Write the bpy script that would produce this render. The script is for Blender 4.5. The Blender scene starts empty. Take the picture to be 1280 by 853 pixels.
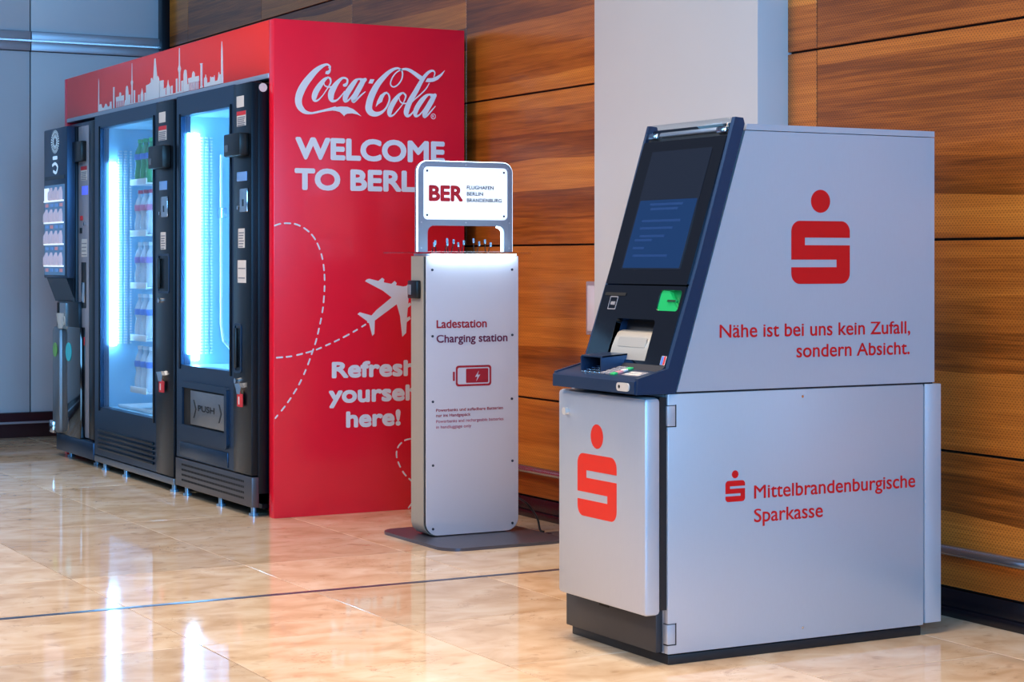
import bpy, bmesh, math, random
from mathutils import Vector, Euler
from mathutils.geometry import tessellate_polygon
random.seed(7)
SC = bpy.context.scene
COL = SC.collection

# ------------------------------------------------------------ camera
cam_d = bpy.data.cameras.new('camera'); cam = bpy.data.objects.new('camera', cam_d); COL.objects.link(cam)
cam.location = (0, 0, 1.10)
cam.rotation_euler = (math.pi/2, 0, math.atan2(0.87640, 0.48159))
cam_d.sensor_width = 36; cam_d.lens = 2424/1280*36
cam_d.shift_y = -100.5/1280; cam_d.clip_end = 60
SC.camera = cam

# ------------------------------------------------------------ world, lights, exposure
SC.view_settings.view_transform = 'Standard'; SC.view_settings.look = 'None'
SC.view_settings.gamma = 1; SC.view_settings.use_curve_mapping = False
SC.view_settings.exposure = 0.0
w = bpy.data.worlds.new('world'); SC.world = w; w.use_nodes = True
w.node_tree.nodes['Background'].inputs[0].default_value = (0.42, 0.56, 0.95, 1)
w.node_tree.nodes['Background'].inputs[1].default_value = 0.22

def area(name, loc, target, sx, sy, power, col):
    d = bpy.data.lights.new(name, 'AREA'); d.shape = 'RECTANGLE'; d.size = sx; d.size_y = sy
    d.energy = power; d.color = col
    o = bpy.data.objects.new(name, d); COL.objects.link(o); o.location = loc
    o.rotation_euler = (Vector(target)-Vector(loc)).to_track_quat('-Z', 'Y').to_euler()
    return o
area('window_daylight', (4.5, 0.2, 3.0), (-6, 2.6, 1.0), 5, 3.4, 880, (0.18, 0.54, 1.0))
lw_ = area('ceiling_lamp_warm', (-6.6, -1.3, 4.3), (-4.9, 3.4, 0.6), 2.0, 1.2, 40, (1.0, 0.82, 0.66)); lw_.data.spread = math.radians(88)
ld_ = area('floor_fill_warm', (-6.6, 1.3, 4.8), (-6.6, 1.35, 0.0), 2.0, 2.0, 46, (1.0, 0.86, 0.74)); ld_.data.spread = math.radians(95)  # added overhead fill to brighten the floor, not a known fixture
le_ = area('floor_fill_front', (-4.1, 2.3, 4.8), (-4.0, 2.35, 0.0), 0.8, 1.4, 42, (1.0, 0.80, 0.60)); le_.data.spread = math.radians(70)  # added narrow fill: lifts the floor by the cash machine, spares side faces
area('ceiling_lamp_hall', (-9.6, -1.2, 4.6), (-10.2, 2.4, 0.0), 2.6, 1.4, 85, (0.26, 0.62, 1.0))

lf_ = area('floor_fill_left', (-9.0, 1.3, 4.8), (-9.0, 1.35, 0.0), 1.6, 1.6, 34, (1.0, 0.86, 0.74)); lf_.data.spread = math.radians(75)  # added warm fill for the left floor, no such fixture known

# ------------------------------------------------------------ materials
def lin(c):
    return tuple(((v/255)/12.92 if v/255 <= .04045 else ((v/255+.055)/1.055)**2.4) for v in c) + (1,)
MT = {}
def mat(name, rgb, rough=.5, metal=0., emit=None, es=0., coat=0., trans=0., alpha=1., noise=0., scale=40., bump=0., stretch=(1,1,1), spec=.5):
    if name in MT: return MT[name]
    m = bpy.data.materials.new(name); m.use_nodes = True; MT[name] = m
    nt = m.node_tree; b = nt.nodes['Principled BSDF']; c = lin(rgb)
    b.inputs['Base Color'].default_value = c; b.inputs['Roughness'].default_value = rough
    b.inputs['Metallic'].default_value = metal; b.inputs['Coat Weight'].default_value = coat
    b.inputs['Coat Roughness'].default_value = .08; b.inputs['Specular IOR Level'].default_value = spec
    if emit: b.inputs['Emission Color'].default_value = tuple(emit)+(1,); b.inputs['Emission Strength'].default_value = es
    if trans: b.inputs['Transmission Weight'].default_value = trans
    if noise or bump:
        tc = nt.nodes.new('ShaderNodeTexCoord'); mp = nt.nodes.new('ShaderNodeMapping'); mp.inputs['Scale'].default_value = stretch
        n = nt.nodes.new('ShaderNodeTexNoise'); n.inputs['Scale'].default_value = scale; n.inputs['Detail'].default_value = 4
        nt.links.new(tc.outputs['Object'], mp.inputs[0]); nt.links.new(mp.outputs[0], n.inputs['Vector'])
        if noise:
            mx = nt.nodes.new('ShaderNodeMix'); mx.data_type = 'RGBA'
            mx.inputs[6].default_value = tuple(v*(1-noise) for v in c[:3])+(1,); mx.inputs[7].default_value = tuple(min(1, v*(1+noise)) for v in c[:3])+(1,)
            nt.links.new(n.outputs['Fac'], mx.inputs[0]); nt.links.new(mx.outputs[2], b.inputs['Base Color'])
        if bump:
            bp = nt.nodes.new('ShaderNodeBump'); bp.inputs['Strength'].default_value = bump; bp.inputs['Distance'].default_value = .002
            nt.links.new(n.outputs['Fac'], bp.inputs['Height']); nt.links.new(bp.outputs[0], b.inputs['Normal'])
    return m
def glass(name, tint=(1,1,1), refl=.08):
    m = bpy.data.materials.new(name); m.use_nodes = True; nt = m.node_tree; nt.nodes.clear()
    o = nt.nodes.new('ShaderNodeOutputMaterial'); mx = nt.nodes.new('ShaderNodeMixShader')
    t = nt.nodes.new('ShaderNodeBsdfTransparent'); g = nt.nodes.new('ShaderNodeBsdfGlossy'); f = nt.nodes.new('ShaderNodeMapRange'); lw = nt.nodes.new('ShaderNodeLayerWeight'); pw_ = nt.nodes.new('ShaderNodeMath'); pw_.operation = 'POWER'; pw_.inputs[1].default_value = 4.5
    nt.links.new(lw.outputs['Facing'], pw_.inputs[0]); nt.links.new(pw_.outputs[0], f.inputs['Value']); f.inputs['To Min'].default_value = .03; f.inputs['To Max'].default_value = .6; lw.inputs[0].default_value = .5; t.inputs[0].default_value = tint+(1,); g.inputs['Roughness'].default_value = .02
    nt.links.new(f.outputs[0], mx.inputs[0]); nt.links.new(t.outputs[0], mx.inputs[1]); nt.links.new(g.outputs[0], mx.inputs[2])
    nt.links.new(mx.outputs[0], o.inputs[0]); MT[name] = m; return m

def wood_mat():
    m = bpy.data.materials.new('walnut_veneer'); m.use_nodes = True; nt = m.node_tree; N = nt.nodes.new; Lk = nt.links.new
    b = nt.nodes['Principled BSDF']; b.inputs['Roughness'].default_value = .30
    b.inputs['Coat Weight'].default_value = .25; b.inputs['Coat Roughness'].default_value = .10; b.inputs['Specular IOR Level'].default_value = .35
    tc = N('ShaderNodeTexCoord'); oi = N('ShaderNodeObjectInfo'); ml = N('ShaderNodeMath'); ml.operation = 'MULTIPLY'; ml.inputs[1].default_value = 61
    Lk(oi.outputs['Random'], ml.inputs[0]); ad = N('ShaderNodeVectorMath'); ad.operation = 'ADD'
    Lk(tc.outputs['Object'], ad.inputs[0]); Lk(ml.outputs[0], ad.inputs[1])
    def noise(sc, s, det, dist=0, src=ad.outputs[0]):
        mp = N('ShaderNodeMapping'); mp.inputs['Scale'].default_value = sc; Lk(src, mp.inputs[0])
        n = N('ShaderNodeTexNoise'); n.inputs['Scale'].default_value = s; n.inputs['Detail'].default_value = det; n.inputs['Distortion'].default_value = dist
        Lk(mp.outputs[0], n.inputs['Vector']); return n.outputs['Fac']
    # veneer strips: each leaf about 11 cm high with its own tone
    sx = N('ShaderNodeSeparateXYZ'); Lk(ad.outputs[0], sx.inputs[0])
    wv = noise((.7,1,2.5), 1.0, 2); wm = N('ShaderNodeMath'); wm.operation = 'MULTIPLY_ADD'; wm.inputs[1].default_value = .10
    Lk(wv, wm.inputs[0]); Lk(sx.outputs[2], wm.inputs[2])
    sc = N('ShaderNodeMath'); sc.operation = 'MULTIPLY'; sc.inputs[1].default_value = 8.5; Lk(wm.outputs[0], sc.inputs[0])
    fl = N('ShaderNodeMath'); fl.operation = 'FLOOR'; Lk(sc.outputs[0], fl.inputs[0])
    wn = N('ShaderNodeTexWhiteNoise'); wn.noise_dimensions = '1D'; Lk(fl.outputs[0], wn.inputs['W'])
    big = noise((.45,1,7), 1.6, 3, .8)
    grain = noise((1.2,1,38), 2.2, 6, .5)
    fine = noise((4,1,200), 2.0, 3)
    def mul(a, k): q = N('ShaderNodeMath'); q.operation = 'MULTIPLY'; Lk(a, q.inputs[0]); q.inputs[1].default_value = k; return q.outputs[0]
    def add(a, c): q = N('ShaderNodeMath'); q.operation = 'ADD'; Lk(a, q.inputs[0]); Lk(c, q.inputs[1]); return q.outputs[0]
    s = add(add(mul(wn.outputs['Value'], .36), mul(big, .40)), add(mul(grain, .38), mul(fine, .14)))
    cr = N('ShaderNodeValToRGB'); Lk(s, cr.inputs[0]); e = cr.color_ramp.elements
    e[0].position = .34; e[0].color = lin((98,50,14)); e[1].position = .92; e[1].color = lin((236,150,60))
    x = e.new(.50); x.color = lin((146,78,24)); x = e.new(.62); x.color = lin((186,104,36)); x = e.new(.76); x.color = lin((210,124,46))
    # micro perforation rows
    uv = N('ShaderNodeVectorMath'); uv.operation = 'SCALE'; uv.inputs[3].default_value = 2*math.pi/.014; Lk(tc.outputs['Object'], uv.inputs[0])
    sp = N('ShaderNodeSeparateXYZ'); Lk(uv.outputs[0], sp.inputs[0])
    def sn(a): q = N('ShaderNodeMath'); q.operation = 'SINE'; Lk(a, q.inputs[0]); return q.outputs[0]
    pr = N('ShaderNodeMath'); pr.operation = 'MULTIPLY'; Lk(sn(sp.outputs[0]), pr.inputs[0]); Lk(sn(sp.outputs[2]), pr.inputs[1])
    gt = N('ShaderNodeMath'); gt.operation = 'GREATER_THAN'; gt.inputs[1].default_value = .55; Lk(pr.outputs[0], gt.inputs[0])
    dm = mul(gt.outputs[0], .5); mx = N('ShaderNodeMix'); mx.data_type = 'RGBA'; Lk(dm, mx.inputs[0]); Lk(cr.outputs[0], mx.inputs[6]); mx.inputs[7].default_value = lin((30,16,9))
    Lk(mx.outputs[2], b.inputs['Base Color'])
    bp = N('ShaderNodeBump'); bp.inputs['Strength'].default_value = .12; bp.inputs['Distance'].default_value = .001; Lk(grain, bp.inputs['Height']); Lk(bp.outputs[0], b.inputs['Normal'])
    MT['wood'] = m; return m
def stone_mat():
    m = bpy.data.materials.new('polished_limestone'); m.use_nodes = True; nt = m.node_tree; N = nt.nodes.new; Lk = nt.links.new
    b = nt.nodes['Principled BSDF']
    tc = N('ShaderNodeTexCoord'); oi = N('ShaderNodeObjectInfo'); ml = N('ShaderNodeMath'); ml.operation = 'MULTIPLY'; ml.inputs[1].default_value = 83
    Lk(oi.outputs['Random'], ml.inputs[0]); ad = N('ShaderNodeVectorMath'); ad.operation = 'ADD'
    Lk(tc.outputs['Object'], ad.inputs[0]); Lk(ml.outputs[0], ad.inputs[1])
    def noise(sc, s, det, dist=0):
        mp = N('ShaderNodeMapping'); mp.inputs['Scale'].default_value = sc; Lk(ad.outputs[0], mp.inputs[0])
        n = N('ShaderNodeTexNoise'); n.inputs['Scale'].default_value = s; n.inputs['Detail'].default_value = det; n.inputs['Distortion'].default_value = dist
        Lk(mp.outputs[0], n.inputs['Vector']); return n.outputs['Fac']
    a = noise((1.15,.8,1), 7.0, 12, .5); c = noise((1,.8,1), 17, 8, .6); d = noise((2.2,.9,1), 6, 9, 1.8)
    cr = N('ShaderNodeValToRGB'); Lk(a, cr.inputs[0]); e = cr.color_ramp.elements
    e[0].position = .30; e[0].color = lin((206,172,134)); e[1].position = .74; e[1].color = lin((240,218,190))
    x = e.new(.5); x.color = lin((226,196,162))
    cs = N('ShaderNodeValToRGB'); Lk(c, cs.inputs[0]); q = cs.color_ramp.elements; q[0].position = .28; q[0].color = (1,1,1,1); q[1].position = .40; q[1].color = (0,0,0,1)
    dk = N('ShaderNodeMix'); dk.data_type = 'RGBA'; mm = N('ShaderNodeMath'); mm.operation = 'MULTIPLY'; mm.inputs[1].default_value = .36; Lk(cs.outputs[0], mm.inputs[0])
    Lk(mm.outputs[0], dk.inputs[0]); Lk(cr.outputs[0], dk.inputs[6]); dk.inputs[7].default_value = lin((150,112,76))
    # thin brown veins where the distorted noise crosses its middle
    sb = N('ShaderNodeMath'); sb.operation = 'SUBTRACT'; sb.inputs[1].default_value = .5; Lk(d, sb.inputs[0])
    ab = N('ShaderNodeMath'); ab.operation = 'ABSOLUTE'; Lk(sb.outputs[0], ab.inputs[0])
    lt = N('ShaderNodeMath'); lt.operation = 'LESS_THAN'; lt.inputs[1].default_value = .004; Lk(ab.outputs[0], lt.inputs[0])
    gate = noise((1,1,1), 4, 2); gg = N('ShaderNodeMath'); gg.operation = 'GREATER_THAN'; gg.inputs[1].default_value = .58; Lk(gate, gg.inputs[0])
    vv = N('ShaderNodeMath'); vv.operation = 'MULTIPLY'; Lk(lt.outputs[0], vv.inputs[0]); Lk(gg.outputs[0], vv.inputs[1])
    v2 = N('ShaderNodeMath'); v2.operation = 'MULTIPLY'; v2.inputs[1].default_value = .55; Lk(vv.outputs[0], v2.inputs[0])
    vn = N('ShaderNodeMix'); vn.data_type = 'RGBA'; Lk(v2.outputs[0], vn.inputs[0]); Lk(dk.outputs[2], vn.inputs[6]); vn.inputs[7].default_value = lin((104,74,52))
    hs = N('ShaderNodeHueSaturation'); Lk(vn.outputs[2], hs.inputs['Color'])
    mr = N('ShaderNodeMapRange'); mr.inputs['To Min'].default_value = .82; mr.inputs['To Max'].default_value = 1.06; Lk(oi.outputs['Random'], mr.inputs['Value']); Lk(mr.outputs[0], hs.inputs['Value'])
    Lk(hs.outputs[0], b.inputs['Base Color'])
    rr = N('ShaderNodeMapRange'); rr.inputs['To Min'].default_value = .03; rr.inputs['To Max'].default_value = .08; Lk(noise((1,1,1), 9, 4), rr.inputs['Value']); Lk(rr.outputs[0], b.inputs['Roughness'])
    b.inputs['Specular IOR Level'].default_value = .5
    MT['stone'] = m; return m
WOOD = wood_mat(); STONE = stone_mat()
mat('white', (226,228,232), .35); mat('wallwhite', (205,212,220), .45, noise=.03, scale=3)
mat('pillar', (204,200,200), .6, noise=.02, scale=4)
mat('alu', (186,192,204), .38, .55, noise=.04, scale=60, stretch=(1,1,14))
mat('atm_grey', (190,195,206), .36, .35, noise=.03, scale=40, stretch=(12,12,1))
mat('atm_dark', (52,52,56), .45, .2); mat('black', (10,10,12), .35); mat('plinth', (26,26,30), .45); mat('void', (4,4,5), .7)
mat('bezel', (46,66,98), .32, .5); mat('gloss', (9,11,16), .06, 0, coat=.6); mat('steel', (170,172,176), .26, .9, noise=.06, scale=30, stretch=(1,1,20))
mat('shutter', (206,198,186), .38, .55, noise=.05, scale=30, stretch=(1,14,14)); mat('silver', (222,218,212), .38, .3); mat('chrome', (210,214,220), .16, 1.0); mat('screen_off', (22,28,40), .08, emit=lin((16,24,38))[:3], es=.5)
mat('screen_blue', (10,26,52), .1, emit=lin((20,60,112))[:3], es=.6); mat('screen_text', (22,46,90), .2, emit=lin((20,54,104))[:3], es=.5)
mat('green', (10,120,60), .25, emit=(.01,.4,.12), es=.3); mat('green_lit', (14,130,64), .25, emit=(.02,.7,.2), es=.42)
mat('red_banner', (252,22,54), .28, coat=.15); mat('red_head', (255,52,40), .34); mat('print_white', (236,236,240), .5)
mat('sred', (214,0,8), .45); mat('sorange', (226,36,12), .45); mat('crimson', (176,14,44), .5); mat('plum', (110,18,70), .5); mat('rose', (200,110,130), .5)
mat('greytext', (52,54,72), .5); mat('berred', (206,20,40), .5)
mat('mach', (46,68,94), .30, .7, noise=.05, scale=40, stretch=(14,14,1)); mat('mach_dark', (20,28,38), .30, .6); mat('strip_grey', (168,166,176), .4, .2); mat('kick', (92,92,98), .36, .6); mat('mach_steel', (132,136,142), .34, .7, noise=.05, scale=40, stretch=(1,1,16))
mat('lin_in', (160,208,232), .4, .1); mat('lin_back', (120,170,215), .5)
mat('led', (255,255,255), .5, emit=(.28,.66,1.0), es=48); mat('led_soft', (255,255,255), .5, emit=(.55,.80,1.0), es=7)
mat('led_bar', (255,255,255), .5, emit=(.62,.84,1.0), es=22); mat('acrylic', (222,222,234), .16, coat=.3); mat('shell', (172,164,152), .42, .1); mat('frame_grey', (150,160,178), .35, .5)
mat('sign_lit', (250,250,255), .3, emit=(.86,.93,1.0), es=.62); mat('base_plate', (92,94,108), .34, .6)
mat('rail', (176,178,186), .2, .9); mat('skirt', (20,18,26), .25); mat('skirt_brown', (58,34,40), .3)
mat('cup', (200,196,190), .5); mat('disp_blue', (70,110,180), .3, emit=lin((80,90,240))[:3], es=.9); mat('lcd', (110,150,205), .25, emit=lin((90,140,210))[:3], es=.35)
mat('label', (226,218,212), .6); mat('label_red', (214,44,50), .5); mat('label_grey', (130,130,140), .6)
mat('bottle_blue', (228,240,252), .12, trans=.3, spec=.6); mat('cap_white', (235,240,245), .4); mat('cap_red', (200,40,80), .4); mat('cap_green', (60,190,110), .3)
mat('wrap_pink', (210,120,160), .5); mat('wrap_blue', (80,130,220), .5); mat('wrap_violet', (150,130,210), .5); mat('green_glass', (70,190,120), .15, trans=.4)
mat('prod', (205,180,196), .4, emit=(.75,.80,.95), es=.2); mat('prod_cap', (230,240,250), .4, emit=(.55,.8,1), es=.8); mat('prod_wrap', (170,110,120), .4, emit=(.5,.25,.32), es=.5)
mat('prod_bg', (60,90,130), .5, emit=(.10,.24,.45), es=.5); mat('prod_shelf', (250,252,255), .4, emit=(.8,.92,1), es=.7)
mat('teal', (40,170,190), .4, emit=(.02,.28,.33), es=.35); mat('lime', (120,190,90), .4); mat('logo_lit', (210,235,250), .4, emit=(.6,.82,1), es=.45)
mat('joint', (196,186,176), .5); mat('strip_metal', (110,118,140), .3, .85); mat('outlet', (150,152,162), .3, .8)
glass('pane', (.90,.96,1.0)); glass('clear', (.88,.93,.96))
mat('cable', (14,14,18), .45); mat('plug_metal', (150,190,220), .25, .6); mat('darkscrew', (60,70,90), .3, .6)

# ------------------------------------------------------------ mesh helpers (world metres; children keep their own centre)
LOC = {}
def thing(name, label, cat, loc, group=None):
    o = bpy.data.objects.new(name, None); COL.objects.link(o); o.location = loc; o.empty_display_size = .1
    o['label'] = label; o['category'] = cat
    if group: o['group'] = group
    LOC[o.name] = Vector(loc); return o
def setting(name, loc=(0,0,0)):
    o = bpy.data.objects.new(name, None); COL.objects.link(o); o.location = loc; o['kind'] = 'structure'; LOC[o.name] = Vector(loc); return o
def link(name, bm, m, parent=None, label=None, smooth=True):
    bmesh.ops.recalc_face_normals(bm, faces=bm.faces)
    vs = [v.co for v in bm.verts]
    c = Vector([(min(v[i] for v in vs)+max(v[i] for v in vs))/2 for i in range(3)])
    if parent is None: c.z = min(v.z for v in vs)
    for v in bm.verts: v.co -= c
    me = bpy.data.meshes.new(name); bm.to_mesh(me); bm.free(); me.materials.append(MT[m] if isinstance(m, str) else m)
    if smooth: me.shade_smooth(); me.set_sharp_from_angle(angle=math.radians(38))
    o = bpy.data.objects.new(name, me); COL.objects.link(o); LOC[o.name] = c.copy()
    if parent is not None: o.parent = parent; o.location = c-LOC[parent.name]
    else: o.location = c
    if label: o['label'] = label
    return o
def add_box(bm, x0,x1,y0,y1,z0,z1, bev=0., f=None):
    r = bmesh.ops.create_cube(bm, size=1); vs = r['verts']
    for v in vs: v.co = Vector(((x0+x1)/2+v.co.x*(x1-x0), (y0+y1)/2+v.co.y*(y1-y0), (z0+z1)/2+v.co.z*(z1-z0)))
    if bev:
        es = list({e for v in vs for e in v.link_edges}); bv = bmesh.ops.bevel(bm, geom=es, offset=bev, segments=2, affect='EDGES', profile=.5)
        vs = list({v for fc in bv['faces'] for v in fc.verts} | {v for v in vs if v.is_valid})
    if f:
        for v in vs: v.co = Vector(f(*v.co))
def box(name, x0,x1,y0,y1,z0,z1, m, parent=None, bev=0., label=None, f=None):
    bm = bmesh.new(); add_box(bm, x0,x1,y0,y1,z0,z1, bev, f); return link(name, bm, m, parent, label)
MX = lambda u, v, w_: (w_, u, v)      # u = y, v = z, w = x
MY = lambda u, v, w_: (u, w_, v)      # u = x, v = z, w = y
MZ = lambda u, v, w_: (u, v, w_)      # u = x, v = y, w = z
F0 = (2.903, .801); FE = (.305, .952)
MF = lambda u, v, w_: (u, F0[0]+v*FE[0]-w_*FE[1], F0[1]+v*FE[1]+w_*FE[0])   # slanted console front, w outwards
def add_plate(bm, mp, outer, a0, a1, holes=()):
    loops = [outer]+list(holes)
    tris = tessellate_polygon([[Vector((p[0], p[1], 0)) for p in l] for l in loops])
    flat = [p for l in loops for p in l]
    lo = [bm.verts.new(mp(p[0], p[1], a0)) for p in flat]; hi = [bm.verts.new(mp(p[0], p[1], a1)) for p in flat]
    for t in tris:
        try: bm.faces.new([lo[i] for i in t]); bm.faces.new([hi[i] for i in reversed(t)])
        except ValueError: pass
    k = 0
    for l in loops:
        n = len(l)
        for i in range(n):
            j = (i+1) % n
            try: bm.faces.new([lo[k+i], lo[k+j], hi[k+j], hi[k+i]])
            except ValueError: pass
        k += n
def plate(name, mp, outer, a0, a1, m, parent=None, holes=(), label=None):
    bm = bmesh.new(); add_plate(bm, mp, outer, a0, a1, holes); return link(name, bm, m, parent, label)
def rr(u0, u1, v0, v1, r, corners=(1,1,1,1), n=7):   # corners: BL BR TR TL
    out = []
    for k, (cx, cy, sx, sy, a) in enumerate([(u0,v0,1,1,180),(u1,v0,-1,1,270),(u1,v1,-1,-1,0),(u0,v1,1,-1,90)]):
        if corners[k] and r > 0:
            for i in range(n+1):
                t = math.radians(a+90*i/n); out.append((cx+sx*r+r*math.cos(t), cy+sy*r+r*math.sin(t)))
        else: out.append((cx, cy))
    return out
def circ(u, v, r, n=20, rv=None): return [(u+r*math.cos(2*math.pi*i/n), v+(rv or r)*math.sin(2*math.pi*i/n)) for i in range(n)]
def disc(name, mp, u, v, r, a0, a1, m, parent, label=None, n=16): return plate(name, mp, circ(u, v, r, n), a0, a1, m, parent, label=label)
def add_tube(bm, pts, r, n=8):
    pts = [Vector(p) for p in pts]; rings = []
    for i, p in enumerate(pts):
        d = (pts[min(i+1, len(pts)-1)]-pts[max(i-1, 0)]).normalized()
        s = d.cross(Vector((0,0,1)) if abs(d.z) < .9 else Vector((1,0,0))).normalized(); t = d.cross(s)
        rings.append([bm.verts.new(p+(s*math.cos(2*math.pi*k/n)+t*math.sin(2*math.pi*k/n))*r) for k in range(n)])
    for a, b in zip(rings, rings[1:]):
        for k in range(n): bm.faces.new([a[k], a[(k+1)%n], b[(k+1)%n], b[k]])
    bm.faces.new(rings[0]); bm.faces.new(rings[-1])
def tube(name, pts, r, m, parent=None, n=8, label=None):
    bm = bmesh.new(); add_tube(bm, pts, r, n); return link(name, bm, m, parent, label)
def smooth_path(P, k=6):
    out = []; n = len(P)
    for i in range(n-1):
        a, b, c, d = P[max(i-1,0)], P[i], P[i+1], P[min(i+2,n-1)]
        for s in range(k):
            t = s/k
            out.append(tuple(.5*((2*b[q])+(c[q]-a[q])*t+(2*a[q]-5*b[q]+4*c[q]-d[q])*t*t+(-a[q]+3*b[q]-3*c[q]+d[q])*t**3) for q in range(len(b))))
    out.append(tuple(P[-1])); return out
def add_ribbon(bm, mp, pts, w_, k=6, wd=None):
    S = smooth_path(pts, k) if k > 1 else pts
    L = []; R = []
    for i, p in enumerate(S):
        a = S[max(i-1,0)]; b = S[min(i+1,len(S)-1)]; dx, dy = b[0]-a[0], b[1]-a[1]; l = math.hypot(dx, dy) or 1
        h = (p[2] if wd is None else wd)/2; L.append(bm.verts.new(mp(p[0]-dy/l*h, p[1]+dx/l*h, w_))); R.append(bm.verts.new(mp(p[0]+dy/l*h, p[1]-dx/l*h, w_)))
    for i in range(len(S)-1): bm.faces.new([L[i], L[i+1], R[i+1], R[i]])
    for p in (S[0], S[-1]):
        r = (p[2] if wd is None else wd)/2; bm.faces.new([bm.verts.new(mp(u, v, w_-.00005)) for u, v in circ(p[0], p[1], r, 12)])
_h = None
def text(name, s, mp, rect, w_, m, parent, bold=0., eps=.0006, shear=0., label=None):
    """lettering as thin raised print: rect = left, right, baseline, cap height line"""
    global _h
    def mesh_of(t):
        cu = bpy.data.curves.new('lettering', 'FONT'); cu.body = t; cu.size = 1; cu.shear = shear; cu.resolution_u = 5
        o = bpy.data.objects.new('lettering', cu); COL.objects.link(o)
        dg = bpy.context.evaluated_depsgraph_get(); me = bpy.data.meshes.new_from_object(o.evaluated_get(dg))
        bpy.data.objects.remove(o); bpy.data.curves.remove(cu); return me
    hm = mesh_of('H'); cap = max(v.co.y for v in hm.vertices); bpy.data.meshes.remove(hm)
    hm = mesh_of('x'); xh = max(v.co.y for v in hm.vertices); bpy.data.meshes.remove(hm); kh = 1.13 if s != s.upper() else 1.
    hy = lambda y: y if y <= 0 else (y*kh if y <= xh else xh*kh+(y-xh)*(cap-xh*kh)/(cap-xh))
    me = mesh_of(s); x0 = min(v.co.x for v in me.vertices); x1 = max(v.co.x for v in me.vertices)
    u0, u1, v0, v1 = rect; kx = (u1-u0)/(x1-x0); ky = (v1-v0)/cap
    bm = bmesh.new(); n = 9 if bold else 1; b = bold*(v1-v0)/cap
    kx = (u1-u0-2*b)/(x1-x0); ky = (v1-v0-2*b)/cap
    for q in range(n):
        du = 0 if q == 0 else b*math.cos(q*math.pi/4+.3); dv = 0 if q == 0 else b*math.sin(q*math.pi/4+.3)
        st = len(bm.verts); bm.from_mesh(me); bm.verts.ensure_lookup_table()
        for v in bm.verts[st:]: v.co = Vector(mp(u0+b+(v.co.x-x0)*kx+du, v0+b+hy(v.co.y)*ky+dv, w_+q*.00012*(-1 if mp is MY else 1)))
    bpy.data.meshes.remove(me)
    return link(name, bm, m, parent, label, smooth=False)

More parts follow.
